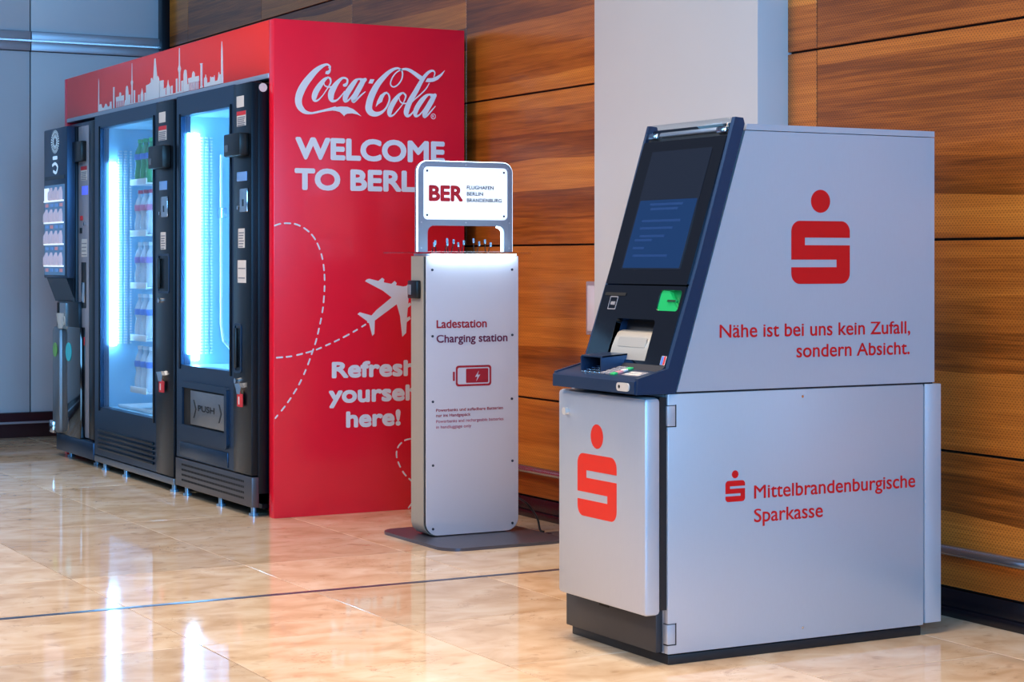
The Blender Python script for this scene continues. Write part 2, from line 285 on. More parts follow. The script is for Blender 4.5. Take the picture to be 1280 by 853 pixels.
# traced outlines and lettering boxes, metres on their panels (u, v[, width])
COLA = [[[3.342,1.935,0.0038],[3.348,1.935,0.0076],[3.349,1.94,0.0091],[3.338,1.948,0.0091],[3.323,1.945,0.0122],[3.303,1.934,0.0182],[3.279,1.915,0.0242],[3.256,1.89,0.0287],[3.232,1.86,0.0317],[3.213,1.827,0.0339],[3.203,1.797,0.0323],[3.204,1.772,0.0301],[3.215,1.753,0.0256],[3.234,1.739,0.0173],[3.26,1.735,0.0098],[3.287,1.74,0.0091],[3.319,1.748,0.0099],[3.35,1.755,0.0129],[3.374,1.76,0.0168]],[[3.348,1.935,0.0069],[3.349,1.926,0.0084],[3.343,1.916,0.0137],[3.334,1.912,0.0152],[3.331,1.91,0.0076]],[[3.34,1.893,0.0076],[3.323,1.882,0.0152],[3.303,1.858,0.0228],[3.283,1.828,0.0257],[3.275,1.804,0.0235],[3.277,1.791,0.0136],[3.291,1.791,0.0076],[3.311,1.809,0.0053],[3.327,1.83,0.0046],[3.342,1.852,0.0053],[3.352,1.871,0.0076],[3.35,1.887,0.0091],[3.34,1.893,0.0076]],[[3.321,1.87,0.0038],[3.323,1.859,0.0053],[3.335,1.852,0.0068],[3.354,1.852,0.0069],[3.368,1.861,0.0061]],[[3.43,1.88,0.0069],[3.431,1.887,0.0084],[3.422,1.893,0.0084],[3.406,1.892,0.0107],[3.386,1.875,0.0176],[3.368,1.851,0.0252],[3.355,1.825,0.029],[3.354,1.803,0.0251],[3.362,1.792,0.0145],[3.38,1.795,0.0076],[3.4,1.813,0.0061],[3.418,1.835,0.0054]],[[3.432,1.885,0.0077],[3.43,1.873,0.0092],[3.423,1.864,0.0138],[3.416,1.862,0.013]],[[3.502,1.891,0.0077],[3.482,1.891,0.0085],[3.468,1.881,0.0177],[3.448,1.855,0.0238],[3.43,1.829,0.0253],[3.42,1.806,0.023],[3.421,1.793,0.0138],[3.436,1.798,0.0077],[3.456,1.82,0.0061],[3.482,1.856,0.0054],[3.5,1.883,0.0054]],[[3.516,1.891,0.0155],[3.506,1.883,0.0212],[3.493,1.862,0.0239],[3.474,1.83,0.0246],[3.46,1.804,0.0238],[3.461,1.793,0.0138],[3.476,1.803,0.0077],[3.496,1.822,0.0069],[3.516,1.838,0.0039]],[[3.615,1.838,0.0055],[3.627,1.832,0.0078],[3.633,1.813,0.0086],[3.626,1.789,0.0086],[3.612,1.766,0.0093],[3.591,1.749,0.014],[3.566,1.742,0.021],[3.544,1.748,0.0287],[3.533,1.763,0.0325],[3.534,1.783,0.0317],[3.542,1.811,0.031],[3.558,1.845,0.0295],[3.58,1.879,0.0256],[3.605,1.906,0.0218],[3.629,1.928,0.0172],[3.654,1.943,0.0125],[3.674,1.948,0.0086],[3.691,1.94,0.0071],[3.696,1.923,0.0071],[3.691,1.899,0.0063],[3.674,1.876,0.0063],[3.654,1.865,0.0063],[3.64,1.871,0.0062],[3.638,1.885,0.0062],[3.648,1.908,0.0059],[3.666,1.929,0.0055],[3.689,1.942,0.0071],[3.711,1.946,0.011],[3.732,1.941,0.015],[3.753,1.93,0.0173],[3.774,1.917,0.0197],[3.786,1.91,0.0214]],[[3.85,1.919,0.0048],[3.855,1.935,0.0064],[3.847,1.945,0.0079],[3.828,1.94,0.0127],[3.807,1.921,0.0158],[3.786,1.892,0.019],[3.761,1.85,0.0229],[3.736,1.811,0.0244],[3.72,1.777,0.026],[3.714,1.753,0.0244],[3.72,1.74,0.0149],[3.736,1.746,0.0079],[3.755,1.767,0.0063],[3.774,1.791,0.0055]],[[3.827,1.888,0.004],[3.809,1.861,0.0055],[3.78,1.834,0.0055],[3.755,1.814,0.0055],[3.736,1.795,0.0047]],[[3.699,1.841,0.0071],[3.681,1.832,0.0133],[3.658,1.805,0.0219],[3.64,1.776,0.0242],[3.632,1.752,0.0226],[3.635,1.738,0.0133],[3.651,1.741,0.007],[3.672,1.762,0.0055],[3.695,1.789,0.0047],[3.707,1.812,0.0063],[3.711,1.829,0.0086],[3.699,1.841,0.0071]],[[3.679,1.818,0.0039],[3.683,1.804,0.0055],[3.695,1.795,0.0063],[3.714,1.795,0.0055],[3.726,1.802,0.0047]],[[3.845,1.838,0.0072],[3.826,1.838,0.0087],[3.811,1.831,0.0151],[3.79,1.81,0.0222],[3.769,1.781,0.0237],[3.758,1.756,0.0221],[3.761,1.741,0.0134],[3.778,1.746,0.0071],[3.801,1.771,0.0055],[3.824,1.806,0.0048],[3.842,1.833,0.0048]],[[3.855,1.836,0.0175],[3.84,1.812,0.0238],[3.819,1.779,0.0246],[3.804,1.752,0.0222],[3.804,1.739,0.0135],[3.819,1.747,0.0079],[3.838,1.767,0.0064],[3.857,1.787,0.0032]]]
COLAP = [[[3.366,1.763],[3.398,1.769],[3.43,1.769],[3.458,1.76],[3.478,1.746],[3.498,1.729],[3.478,1.737],[3.454,1.741],[3.43,1.739],[3.419,1.733],[3.415,1.727],[3.408,1.734],[3.394,1.745],[3.374,1.749],[3.358,1.75]],[[3.49,1.896],[3.523,1.895],[3.512,1.874],[3.49,1.883]],[[3.539,1.894],[3.559,1.894],[3.55,1.875],[3.53,1.875]],[[3.565,1.773],[3.572,1.799],[3.587,1.826],[3.607,1.84],[3.621,1.842],[3.619,1.835],[3.609,1.827],[3.601,1.813],[3.596,1.797],[3.58,1.787]],[[3.817,1.91],[3.84,1.912],[3.861,1.92],[3.882,1.932],[3.905,1.951],[3.891,1.927],[3.87,1.907],[3.849,1.897],[3.828,1.893],[3.807,1.894]],[[3.828,1.843],[3.863,1.841],[3.852,1.822],[3.832,1.828]]]
PLANE = [[3.515,1.01],[3.524,1.019],[3.536,1.021],[3.579,1.011],[3.597,1.025],[3.608,1.018],[3.605,1.005],[3.642,0.998],[3.658,1.011],[3.668,1.001],[3.664,0.992],[3.699,0.986],[3.714,0.988],[3.741,1.008],[3.761,1.023],[3.774,1.028],[3.776,1.021],[3.766,0.999],[3.741,0.962],[3.727,0.949],[3.724,0.91],[3.734,0.915],[3.739,0.904],[3.722,0.891],[3.718,0.848],[3.732,0.854],[3.736,0.842],[3.717,0.828],[3.714,0.781],[3.695,0.764],[3.684,0.856],[3.668,0.908],[3.562,0.838],[3.56,0.78],[3.55,0.77],[3.534,0.827],[3.526,0.829],[3.525,0.836],[3.479,0.867],[3.49,0.875],[3.546,0.86],[3.57,0.884],[3.643,0.938],[3.601,0.968]]
DASH = [[[3.092,1.249],[3.122,1.258],[3.156,1.26],[3.195,1.255],[3.238,1.234],[3.271,1.204],[3.295,1.164],[3.311,1.12],[3.321,1.063],[3.324,1.006],[3.321,0.941],[3.313,0.877],[3.299,0.812],[3.282,0.748],[3.265,0.702],[3.239,0.636],[3.201,0.562],[3.149,0.488],[3.097,0.429]],[[3.1,0.686],[3.165,0.69],[3.225,0.701],[3.278,0.714],[3.33,0.733],[3.392,0.758],[3.454,0.787],[3.517,0.821]],[[3.782,0.309],[3.741,0.312],[3.705,0.305],[3.675,0.279],[3.667,0.243],[3.68,0.201],[3.705,0.159],[3.741,0.125],[3.782,0.093]],[[3.725,0.006],[3.747,0.031],[3.778,0.058]]]
SKY = [[[-10.269,1.924],[-10.264,2.069],[-10.26,2.085],[-10.254,2.068],[-10.247,1.922],[-10.247,1.892],[-10.269,1.892]],[[-10.247,1.942],[-10.224,1.945],[-10.206,1.941],[-10.197,1.923],[-10.163,1.92],[-10.142,1.937],[-10.133,1.941],[-10.115,1.936],[-10.095,1.92],[-10.062,1.923],[-10.058,1.944],[-10.029,1.945],[-10.022,1.907],[-10.022,1.892],[-10.247,1.892]],[[-10.0,2.017],[-9.976,2.017],[-9.976,1.892],[-10.0,1.892]],[[-9.953,1.961],[-9.898,1.961],[-9.814,1.962],[-9.812,1.935],[-9.95,1.938]],[[-9.893,1.958],[-9.893,1.978],[-9.879,1.982],[-9.862,1.976],[-9.862,1.958]],[[-9.808,1.915],[-9.798,1.934],[-9.783,1.933],[-9.783,1.892],[-9.808,1.892]],[[-9.785,1.98],[-9.776,2.002],[-9.76,2.007],[-9.747,2.0],[-9.738,1.972],[-9.732,1.91],[-9.732,1.892],[-9.785,1.892]],[[-9.732,1.958],[-9.703,1.956],[-9.703,1.892],[-9.732,1.892]],[[-9.682,2.114],[-9.675,2.116],[-9.671,2.025],[-9.686,2.026]],[[-9.697,2.019],[-9.687,2.028],[-9.668,2.027],[-9.66,2.016],[-9.667,2.003],[-9.69,2.003]],[[-9.688,2.007],[-9.667,2.005],[-9.667,1.892],[-9.688,1.892]],[[-9.651,1.974],[-9.626,1.973],[-9.626,1.892],[-9.651,1.892]],[[-9.707,1.911],[-9.583,1.908],[-9.583,1.892],[-9.707,1.892]],[[-9.577,1.945],[-9.553,1.945],[-9.553,1.892],[-9.577,1.892]],[[-9.537,1.944],[-9.525,1.956],[-9.514,1.974],[-9.502,1.956],[-9.491,1.942],[-9.491,1.892],[-9.537,1.892]],[[-9.474,1.948],[-9.452,1.947],[-9.452,1.892],[-9.474,1.892]],[[-9.559,1.909],[-9.462,1.908],[-9.462,1.892],[-9.559,1.892]],[[-9.448,1.983],[-9.391,1.987],[-9.391,1.892],[-9.448,1.892]],[[-9.391,1.991],[-9.372,1.991],[-9.372,1.892],[-9.391,1.892]],[[-9.372,2.012],[-9.355,2.014],[-9.343,2.002],[-9.279,2.004],[-9.264,2.016],[-9.25,2.006],[-9.241,1.99],[-9.241,1.892],[-9.372,1.892]],[[-9.336,2.001],[-9.322,2.082],[-9.318,2.106],[-9.299,2.106],[-9.293,2.08],[-9.283,2.042],[-9.271,2.0]],[[-9.235,1.989],[-9.176,1.988],[-9.176,1.892],[-9.235,1.892]],[[-9.176,1.944],[-9.152,1.944],[-9.152,1.892],[-9.176,1.892]],[[-9.943,1.941],[-9.934,1.94],[-9.934,1.892],[-9.943,1.892]],[[-9.92,1.94],[-9.911,1.94],[-9.911,1.892],[-9.92,1.892]],[[-9.897,1.94],[-9.888,1.939],[-9.888,1.892],[-9.897,1.892]],[[-9.873,1.94],[-9.864,1.939],[-9.864,1.892],[-9.873,1.892]],[[-9.85,1.939],[-9.841,1.939],[-9.841,1.892],[-9.85,1.892]],[[-9.827,1.939],[-9.818,1.939],[-9.818,1.892],[-9.827,1.892]],[[-9.256,1.99],[-9.249,2.0],[-9.241,1.981],[-9.241,1.895],[-9.256,1.895]],[[-9.235,1.989],[-9.175,1.986],[-9.175,1.895],[-9.235,1.895]],[[-9.161,1.948],[-9.144,1.948],[-9.144,1.895],[-9.161,1.895]],[[-9.13,1.947],[-9.116,1.96],[-9.107,1.983],[-9.099,1.961],[-9.076,1.942],[-9.076,1.895],[-9.13,1.895]],[[-9.063,1.949],[-9.041,1.951],[-9.041,1.895],[-9.063,1.895]],[[-9.166,1.913],[-9.034,1.912],[-9.034,1.895],[-9.166,1.895]],[[-9.03,1.91],[-8.99,1.912],[-8.99,1.895],[-9.03,1.895]],[[-8.99,1.978],[-8.968,1.979],[-8.968,1.895],[-8.99,1.895]],[[-8.944,2.122],[-8.937,2.123],[-8.933,2.036],[-8.947,2.037]],[[-8.96,2.024],[-8.949,2.039],[-8.931,2.037],[-8.919,2.022],[-8.929,2.006],[-8.95,2.007]],[[-8.948,2.008],[-8.93,2.007],[-8.93,1.895],[-8.948,1.895]],[[-8.968,1.914],[-8.911,1.913],[-8.911,1.895],[-8.968,1.895]],[[-8.911,1.962],[-8.887,1.962],[-8.887,1.895],[-8.911,1.895]],[[-8.879,1.988],[-8.87,2.009],[-8.855,2.012],[-8.84,2.007],[-8.834,1.984],[-8.827,1.941],[-8.827,1.895],[-8.879,1.895]],[[-8.831,1.939],[-8.802,1.939],[-8.802,1.895],[-8.831,1.895]],[[-8.813,1.966],[-8.762,1.967],[-8.666,1.966],[-8.662,1.942],[-8.809,1.944]],[[-8.759,1.967],[-8.756,1.985],[-8.741,1.994],[-8.722,1.982],[-8.722,1.966]],[[-8.639,2.019],[-8.618,2.019],[-8.618,1.894],[-8.639,1.895]],[[-8.649,2.023],[-8.614,2.021],[-8.62,2.013],[-8.641,2.014]],[[-8.647,1.909],[-8.639,1.916],[-8.618,1.915],[-8.609,1.908],[-8.618,1.898],[-8.639,1.898]],[[-8.591,1.948],[-8.576,1.954],[-8.571,1.964],[-8.565,1.951],[-8.557,1.945],[-8.553,1.924],[-8.51,1.925],[-8.507,1.95],[-8.5,1.942],[-8.48,1.946],[-8.46,1.939],[-8.455,1.951],[-8.45,1.923],[-8.411,1.924],[-8.401,1.944],[-8.396,1.961],[-8.391,1.95],[-8.371,1.949],[-8.367,1.918],[-8.367,1.894],[-8.591,1.894]],[[-8.365,1.938],[-8.364,2.054],[-8.357,2.097],[-8.349,2.052],[-8.343,1.943],[-8.341,1.916],[-8.341,1.894],[-8.365,1.894]],[[-8.806,1.944],[-8.798,1.944],[-8.798,1.895],[-8.806,1.895]],[[-8.785,1.944],[-8.777,1.943],[-8.777,1.895],[-8.785,1.895]],[[-8.764,1.944],[-8.755,1.943],[-8.755,1.895],[-8.764,1.895]],[[-8.743,1.944],[-8.734,1.943],[-8.734,1.895],[-8.743,1.895]],[[-8.722,1.943],[-8.714,1.943],[-8.714,1.895],[-8.722,1.895]],[[-8.701,1.943],[-8.693,1.942],[-8.693,1.895],[-8.701,1.895]],[[-8.68,1.943],[-8.672,1.942],[-8.672,1.895],[-8.68,1.895]]]
REG = [3.848,1.742]
D = {"welcome":[3.1876,3.9054,1.535,1.6314],"toberlin":[3.184,3.9054,1.4033,1.4976],"refresh":[3.3573,3.7607,0.5901,0.6614],"yourself":[3.3427,3.7784,0.4809,0.5518],"here":[3.4245,3.687,0.3692,0.4401],"lade":[3.4167,3.6409,0.8335,0.8653],"charg":[3.4167,3.7351,0.7761,0.8064],"sm0":[3.415,3.7143,0.504,0.5154],"sm1":[3.415,3.5677,0.4832,0.4946],"sm2":[3.415,3.7169,0.4599,0.4713],"sm3":[3.415,3.5713,0.4375,0.4489],"batt":[3.5023,3.6615,0.6011,0.6835],"battfill":[3.548,3.6499,0.6108,0.6712],"batterm":[3.4892,3.4981,0.6237,0.6601],"sign":[3.3608,3.785,1.1316,1.4948],"signp":[3.3843,3.7632,1.2629,1.4733],"signo":[3.4023,3.747,1.1317,1.2393],"ber":[3.4087,3.5613,1.3357,1.4],"bs0":[3.5782,3.7003,1.3853,1.4003],"bs1":[3.5782,3.6521,1.36,1.3751],"bs2":[3.5782,3.7374,1.3344,1.3494],"sdot":[3.3901,3.4584,1.2361,1.3018],"S":[3.321,3.5292,1.034,1.2127],"slot1":[3.3687,3.5292,1.1453,1.1656],"slot2":[3.321,3.4805,1.082,1.1045],"naehe":[3.0759,3.7515,0.8869,0.9202],"sondern":[3.3389,3.7494,0.8261,0.8634],"s2":[3.0957,3.1618,0.4321,0.4906],"s2dot":[3.1172,3.1396,0.4968,0.5189],"mittel":[3.1923,3.7702,0.4365,0.4693],"spark":[3.1923,3.4318,0.3681,0.4058],"fdot":[-4.6917,-4.6247,0.5646,0.6324],"fS":[-4.7642,-4.5533,0.3756,0.5459],"screws":[[3.3984,1.0635],[3.7564,1.064],[3.3995,0.8023],[3.7575,0.801],[3.4009,0.5442],[3.7557,0.5443],[3.4016,0.2933],[3.7579,0.2945],[3.4016,0.0431],[3.7579,0.0444]],"m1glass":[-8.7288,-8.0808,0.6118,1.8135],"m2glass":[-10.0106,-9.1375,0.3081,1.8045],"m1seam":[-8.0234,-8.0155,0.1759,1.8561],"m2seam":[-9.0887,-9.079,0.0742,1.8615],"m1push":[-8.6579,-8.1581,0.3354,0.4883],"m1pushframe":[-8.6803,-8.1228,0.3263,0.5094],"m1kick":[-8.7709,-7.8068,0.0386,0.1762],"m2low":[-10.0249,-9.1009,0.0356,0.2806],"m2kick":[-10.0681,-8.8168,0.0359,0.0656],"a_qr":[-7.9793,-7.8923,1.7655,1.8143],"a_lab":[-7.9763,-7.8684,1.6834,1.7479],"a_box":[-8.0234,-7.8304,1.5515,1.6495],"a_disp":[-7.9695,-7.8541,1.4446,1.4846],"a_coin":[-7.9307,-7.8399,1.3097,1.412],"a_st1":[-7.9598,-7.8827,1.1556,1.2391],"a_st2":[-7.9666,-7.8665,1.0043,1.1017],"a_handle":[-7.9939,-7.9307,0.6219,0.8173],"a_lock":[-7.9695,-7.8827,0.5222,0.564],"a_tag":[-7.9404,-7.8779,0.4684,0.5239],"b_qr":[-9.0284,-8.9333,1.7645,1.8148],"b_lab":[-9.0344,-8.918,1.6779,1.7475],"b_box":[-9.0645,-8.8515,1.5419,1.6505],"b_disp":[-9.0164,-8.9098,1.4396,1.4821],"b_coin":[-8.9866,-8.8923,1.3078,1.4079],"b_st1":[-9.0045,-8.9298,1.154,1.2369],"b_handle":[-9.0284,-8.8864,0.9532,1.1232],"b_lock":[-9.0284,-8.9274,0.5205,0.563],"b_tag":[-8.9926,-8.9216,0.4685,0.5224],"kfront":[-10.9892,-10.5328,1.0018,1.8719],"kgrid":[-10.9555,-10.5722,1.0294,1.5145],"kring":[-10.8388,-10.6759,1.7002,1.8333],"kt1":[-10.8223,-10.6839,1.6656,1.6859],"kt2":[-10.8141,-10.6839,1.5819,1.6405],"kbody":[-10.8719,-10.4084,0.1272,0.8964],"kbase":[-10.7813,-10.0211,-0.005,0.1275],"kcup":[-10.8885,-10.6598,0.7104,0.8735],"ksteel":[-10.5083,-10.2369,0.1352,1.8665],"k_lab":[-10.4577,-10.341,1.5387,1.6155],"k_disp":[-10.4317,-10.326,1.459,1.5071],"k_box":[-10.6016,-10.356,1.6416,1.7525],"k_st":[-10.447,-10.341,1.1219,1.2183],"k_slot":[-10.4622,-10.341,0.8411,1.0912],"k_tag":[-10.4393,-10.3711,0.6379,0.6839],"k_card":[-10.4929,-10.4165,1.2496,1.2804],"board":[-6.7395,-6.5492,0.7949,1.0156]}


# ================================================================ SETTING
fl = setting('floor')
box('screed', -12.3, 1.0, -2.2, 4.3, -.06, -.0065, 'joint', fl)
ys = [-2.0, -1.34, -.70, -.06, .605, 1.245, 1.89, 2.525, 3.17, 3.805, 4.20]
xs = [-12.15, -11.86, -10.55, -9.24, -7.91, -6.60, -5.985, -5.955, -5.28, -3.97, -2.66, -1.35, -.04, .9]
g = .0016; cache = {}
for j in range(len(ys)-1):
    row = [x for x in xs]
    if j == 7: row = sorted(row+[-4.62])
    if j == 8: row = sorted([x for x in row if x != -3.97]+[-4.10])
    for i in range(len(row)-1):
        a, b = row[i], row[i+1]
        if abs(a+5.985) < 1e-6: continue
        key = (round(b-a, 3), round(ys[j+1]-ys[j], 3))
        if key not in cache:
            bm = bmesh.new(); hx, hy = (b-a)/2-g, (ys[j+1]-ys[j])/2-g; add_box(bm, -hx, hx, -hy, hy, -.02, 0, .0012)
            me = bpy.data.meshes.new('tile'); bm.to_mesh(me); bm.free(); me.materials.append(STONE); cache[key] = me
        o = bpy.data.objects.new('tile', cache[key]); COL.objects.link(o); o.parent = fl; o.location = ((a+b)/2, (ys[j]+ys[j+1])/2, 0)
box('expansion_strip', -5.983, -5.957, -2.0, 4.2, -.008, .0006, 'strip_metal', fl, label='grey metal expansion strip')

wb = setting('wall_back')
box('backing', -12.05, -2.0, 4.085, 4.25, 0, 3.2, 'void', wb)
vx = [-12.0, -11.62, -10.37, -9.11, -7.838, -6.549, -5.262, -4.0, -2.75]
vz = [.09, .511, 1.166, 1.817, 2.467, 3.117]
cache = {}
for i in range(len(vx)-1):
    for j in range(len(vz)-1):
        key = (round(vx[i+1]-vx[i],3), round(vz[j+1]-vz[j],3))
        if key not in cache:
            bm = bmesh.new(); hx, hz = (vx[i+1]-vx[i])/2-.0022, (vz[j+1]-vz[j])/2-.0042; add_box(bm, -hx, hx, 0, .018, -hz, hz, .0012)
            me = bpy.data.meshes.new('panel'); bm.to_mesh(me); bm.free(); me.materials.append(WOOD); cache[key] = me
        o = bpy.data.objects.new('panel', cache[key]); COL.objects.link(o); o.parent = wb; o.location = ((vx[i]+vx[i+1])/2, 4.07, (vz[j]+vz[j+1])/2)
bb = setting('baseboard_back')
box('skirting_board', -12.0, -2.75, 4.073, 4.10, 0, .086, 'skirt', bb, .002)
box('lower_strip', -12.0, -2.75, 4.062, 4.073, 0, .030, 'skirt', bb, .0015)
t = setting('trim_1')
tube('bumper_rail', [(-12.0,4.035,.212), (-2.75,4.035,.212)], .0165, 'rail', t, 14, 'brushed metal bumper rail')
for i in range(8): box('bracket', -11.3+i*1.28, -11.27+i*1.28, 4.036, 4.071, .204, .220, 'rail', t)
pl = setting('trim_2')
box('pillar_face', -6.503, -5.423, 3.941, 4.09, 0, 3.2, 'pillar', pl, .003, 'white wall pillar')
wl = setting('wall_left')
box('backing', -12.30, -12.075, -2.2, 4.25, 0, 3.2, 'plinth', wl)
for a, b in [(-2.0,-.70), (-.70,.597), (.597,1.895), (1.895,3.191), (3.195,4.068)]:
    box('panel', -12.075, -12.05, a+.002, b-.002, .155, 2.405, 'wallwhite', wl, .0015)
    box('panel', -12.075, -12.05, a+.002, b-.002, 2.532, 3.2, 'wallwhite', wl, .0015)
    box('rail_section', -12.07, -12.036, a+.001, b-.001, 2.41, 2.466, 'alu', wl, .002, 'horizontal aluminium rail section')
    box('rail_section', -12.07, -12.026, a+.001, b-.001, 2.474, 2.528, 'alu', wl, .002)
box('rail_lip', -12.04, -12.015, -2.0, 4.068, 2.465, 2.475, 'chrome', wl)
box('corner_profile', -12.05, -11.97, 4.02, 4.085, 0, 3.2, 'mach_dark', wl, .002, 'dark corner profile')
bl = setting('baseboard_left')
box('skirting_board', -12.05, -12.03, -2.0, 4.06, 0, .153, 'skirt_brown', bl, .002)
box('metal_lip', -12.03, -12.018, -2.0, 4.06, .086, .100, 'alu', bl, .002)

# ================================================================ RED HOUSING
hz0 = 1.905
h = thing('vending_enclosure', 'red vending enclosure with skyline header and welcome lettering on its side', 'enclosure', (-9.3, 3.6, 0))
sp = box('side_panel', -7.785, -7.73, 3.09, 4.004, .0, 2.133, 'red_banner', h, .002, 'glossy red side panel with white lettering')
box('side_panel', -10.92, -10.87, 3.09, 4.004, 0, 2.133, 'red_banner', h, .002)
hd = box('header', -10.87, -7.788, 3.09, 3.14, hz0, 2.133, 'red_head', h, .0015, 'red header with white city skyline')
box('top_panel', -10.87, -7.79, 3.14, 4.004, 2.10, 2.13, 'red_head', h)
box('header_edge', -10.87, -7.79, 3.088, 3.16, hz0-.022, hz0, 'alu', h, .002, 'pale metal edge under the header')
w1 = -7.7294
bm = bmesh.new()
for k, s in enumerate(COLA): add_ribbon(bm, MX, s, w1+k*.00012, 6)
for k, q in enumerate(COLAP): bm.faces.new([bm.verts.new(MX(u, v, w1+.0022+k*.00012)) for u, v in q])
bmesh.ops.triangulate(bm, faces=[f for f in bm.faces if len(f.verts) > 4])
link('script_logo', bm, 'print_white', sp, 'white flowing script wordmark', smooth=False)
bm = bmesh.new(); add_plate(bm, MX, circ(REG[0], REG[1], .0125), w1, w1+.0004, [circ(REG[0], REG[1], .0100)]); link('registered_ring', bm, 'print_white', sp)
text('registered_letter', 'R', MX, (REG[0]-.005, REG[0]+.0055, REG[1]-.006, REG[1]+.006), w1, 'print_white', sp)
text('lettering', 'WELCOME', MX, D['welcome'], w1, 'print_white', sp, .042)
text('lettering', 'TO BERLIN', MX, D['toberlin'], w1, 'print_white', sp, .042)
text('lettering', 'Refresh', MX, D['refresh'], w1, 'print_white', sp, .045)
text('lettering', 'yourself', MX, (D['yourself'][0], D['yourself'][1], D['refresh'][2]-.1085, D['refresh'][3]-.1085), w1, 'print_white', sp, .045)
text('lettering', 'here!', MX, (D['here'][0], D['here'][1], D['refresh'][2]-.217, D['refresh'][3]-.217), w1, 'print_white', sp, .045)
plate('airplane', MX, PLANE, w1, w1+.0004, 'print_white', sp, label='white airliner silhouette')
def dash(cur):
    bm = bmesh.new(); add_ribbon(bm, MX, cur, w1+.0001, 1, .0072); link('dash', bm, 'print_white', sp, smooth=False)
for path in DASH:
    S = smooth_path([tuple(p) for p in path], 12); acc = 0.; cur = []
    for a, b in zip(S, S[1:]):
        l = math.hypot(b[0]-a[0], b[1]-a[1]); acc += l; ph = acc % .0465
        if ph < .029: cur.append(b)
        else:
            if len(cur) > 1: dash(cur)
            cur = []
    if len(cur) > 1: dash(cur)
bm = bmesh.new()
for k, q in enumerate(SKY):
    q = [(u, max(v, hz0+.001)) for u, v in q]
    try: add_plate(bm, MY, q, 3.0890-k*.00005, 3.0895)
    except Exception: pass
link('skyline', bm, 'print_white', hd, 'white skyline silhouette', smooth=False)

# ================================================================ VENDING MACHINES
def foot(x, y, p):
    bm = bmesh.new(); add_plate(bm, MZ, circ(x, y, .012, 10), .010, .045); add_plate(bm, MZ, circ(x, y, .021, 12), 0, .010); link('foot', bm, 'plug_metal', p, 'metal levelling foot')
def label_sticker(R, y, p, head=True, lines=5):
    u0, u1, v0, v1 = R
    s = plate('sticker', MY, [(u0,v0),(u1,v0),(u1,v1),(u0,v1)], y-.001, y, 'label', p, label='white sticker with red heading' if head else 'pale sticker')
    if head: plate('sticker_heading', MY, [(u0,v1-(v1-v0)*.28),(u1,v1-(v1-v0)*.28),(u1,v1),(u0,v1)], y-.0016, y-.001, 'label_red', s)
    bm = bmesh.new(); top = v1-(v1-v0)*(.36 if head else .15)
    for i in range(lines):
        z = top-(top-v0)*(i+.5)/lines; add_plate(bm, MY, [(u0+.008,z-.0025),(u1-.008-(i%3)*.006,z-.0025),(u1-.008-(i%3)*.006,z+.0025),(u0+.008,z+.0025)], y-.0016, y-.001)
    q = link('small_print', bm, 'label_grey', s)
def controls(pre, x0, x1, z0, z1, y, p, m='mach_dark'):
    c = box('control_panel', x0, x1, y, y+.05, z0, z1, m, p, .004, 'tall dark control strip')
    r = D[pre+'_qr']; q = plate('sticker', MY, [(r[0],r[2]),(r[1],r[2]),(r[1],r[3]),(r[0],r[3])], y-.001, y, 'label', c, label='plain white square sticker')
    label_sticker(D[pre+'_lab'], y, c)
    r = D[pre+'_box']; box('card_reader', r[0], r[1], y-.045, y, r[2], r[3], 'black', c, .006, 'black card reader box')
    box('reader_eye', r[0]+.02, r[0]+.055, y-.048, y-.045, r[2]+.02, r[2]+.05, 'mach_steel', c, .002)
    r = D[pre+'_disp']; box('display', r[0], r[1], y-.004, y, r[2], r[3], 'lcd', c, .001, 'small blue display')
    r = D[pre+'_coin']; box('coin_slot', r[0], r[1], y-.008, y, r[2], r[3], 'chrome', c, .004, 'silver coin slot plate')
    u = (r[0]+r[1])/2; box('slot', u-.006, u+.006, y-.010, y-.008, r[2]+.025, r[2]+.055, 'black', c)
    disc('return_button', MY, r[0]-.022, r[2]+.02, .009, y-.008, y, 'chrome', c)
    label_sticker(D[pre+'_st1'], y, c, False, 6)
    if pre == 'a': label_sticker(D['a_st2'], y, c, False, 2)
    r = D[pre+'_handle']
    plate('handle_recess', MY, rr(r[0]-.01, r[1]+.01, r[2]-.01, r[3]+.01, .015), y-.004, y, 'mach', c, [rr(r[0], r[1], r[2], r[3], .01)])
    box('handle', r[0]+.012, r[0]+.03, y-.014, y, r[2]+.012, r[3]-.012, 'black', c, .004, 'dark vertical handle')
    disc('key_lock', MY, r[0]+.02, r[2]-.045, .012, y-.012, y, 'chrome', c)
    r = D[pre+'_lock']; plate('padlock', MY, [(r[0],r[3]),(r[0]+.02,r[3]-.02),(r[0]+.03,r[2]),(r[1]-.02,r[2]),(r[1]-.008,r[3]-.012),(r[1]-.03,r[3]+.006)], y-.016, y, 'chrome', c, label='silver lock bracket')
    r = D[pre+'_tag']; tg = plate('tag', MY, rr(r[0], r[1], r[2], r[3], .005), y-.014, y-.010, 'label_red', c, label='red hanging tag')
    box('tag_mark', r[0]+.018, r[0]+.03, y-.0155, y-.014, r[2]+.010, r[3]-.012, 'label', tg)
    return c
def slot_columns(cols, x, z0, z1, p):
    bm = bmesh.new()
    for ya, yb in cols:
        n = int((z1-z0)/.0145)
        for i in range(n): z = z0+i*.0145; add_box(bm, x, x+.016, ya, yb, z, z+.008)
    o = link('slotted_rail', bm, 'white', p, 'white slotted rail strips'); o['kind'] = 'stuff'

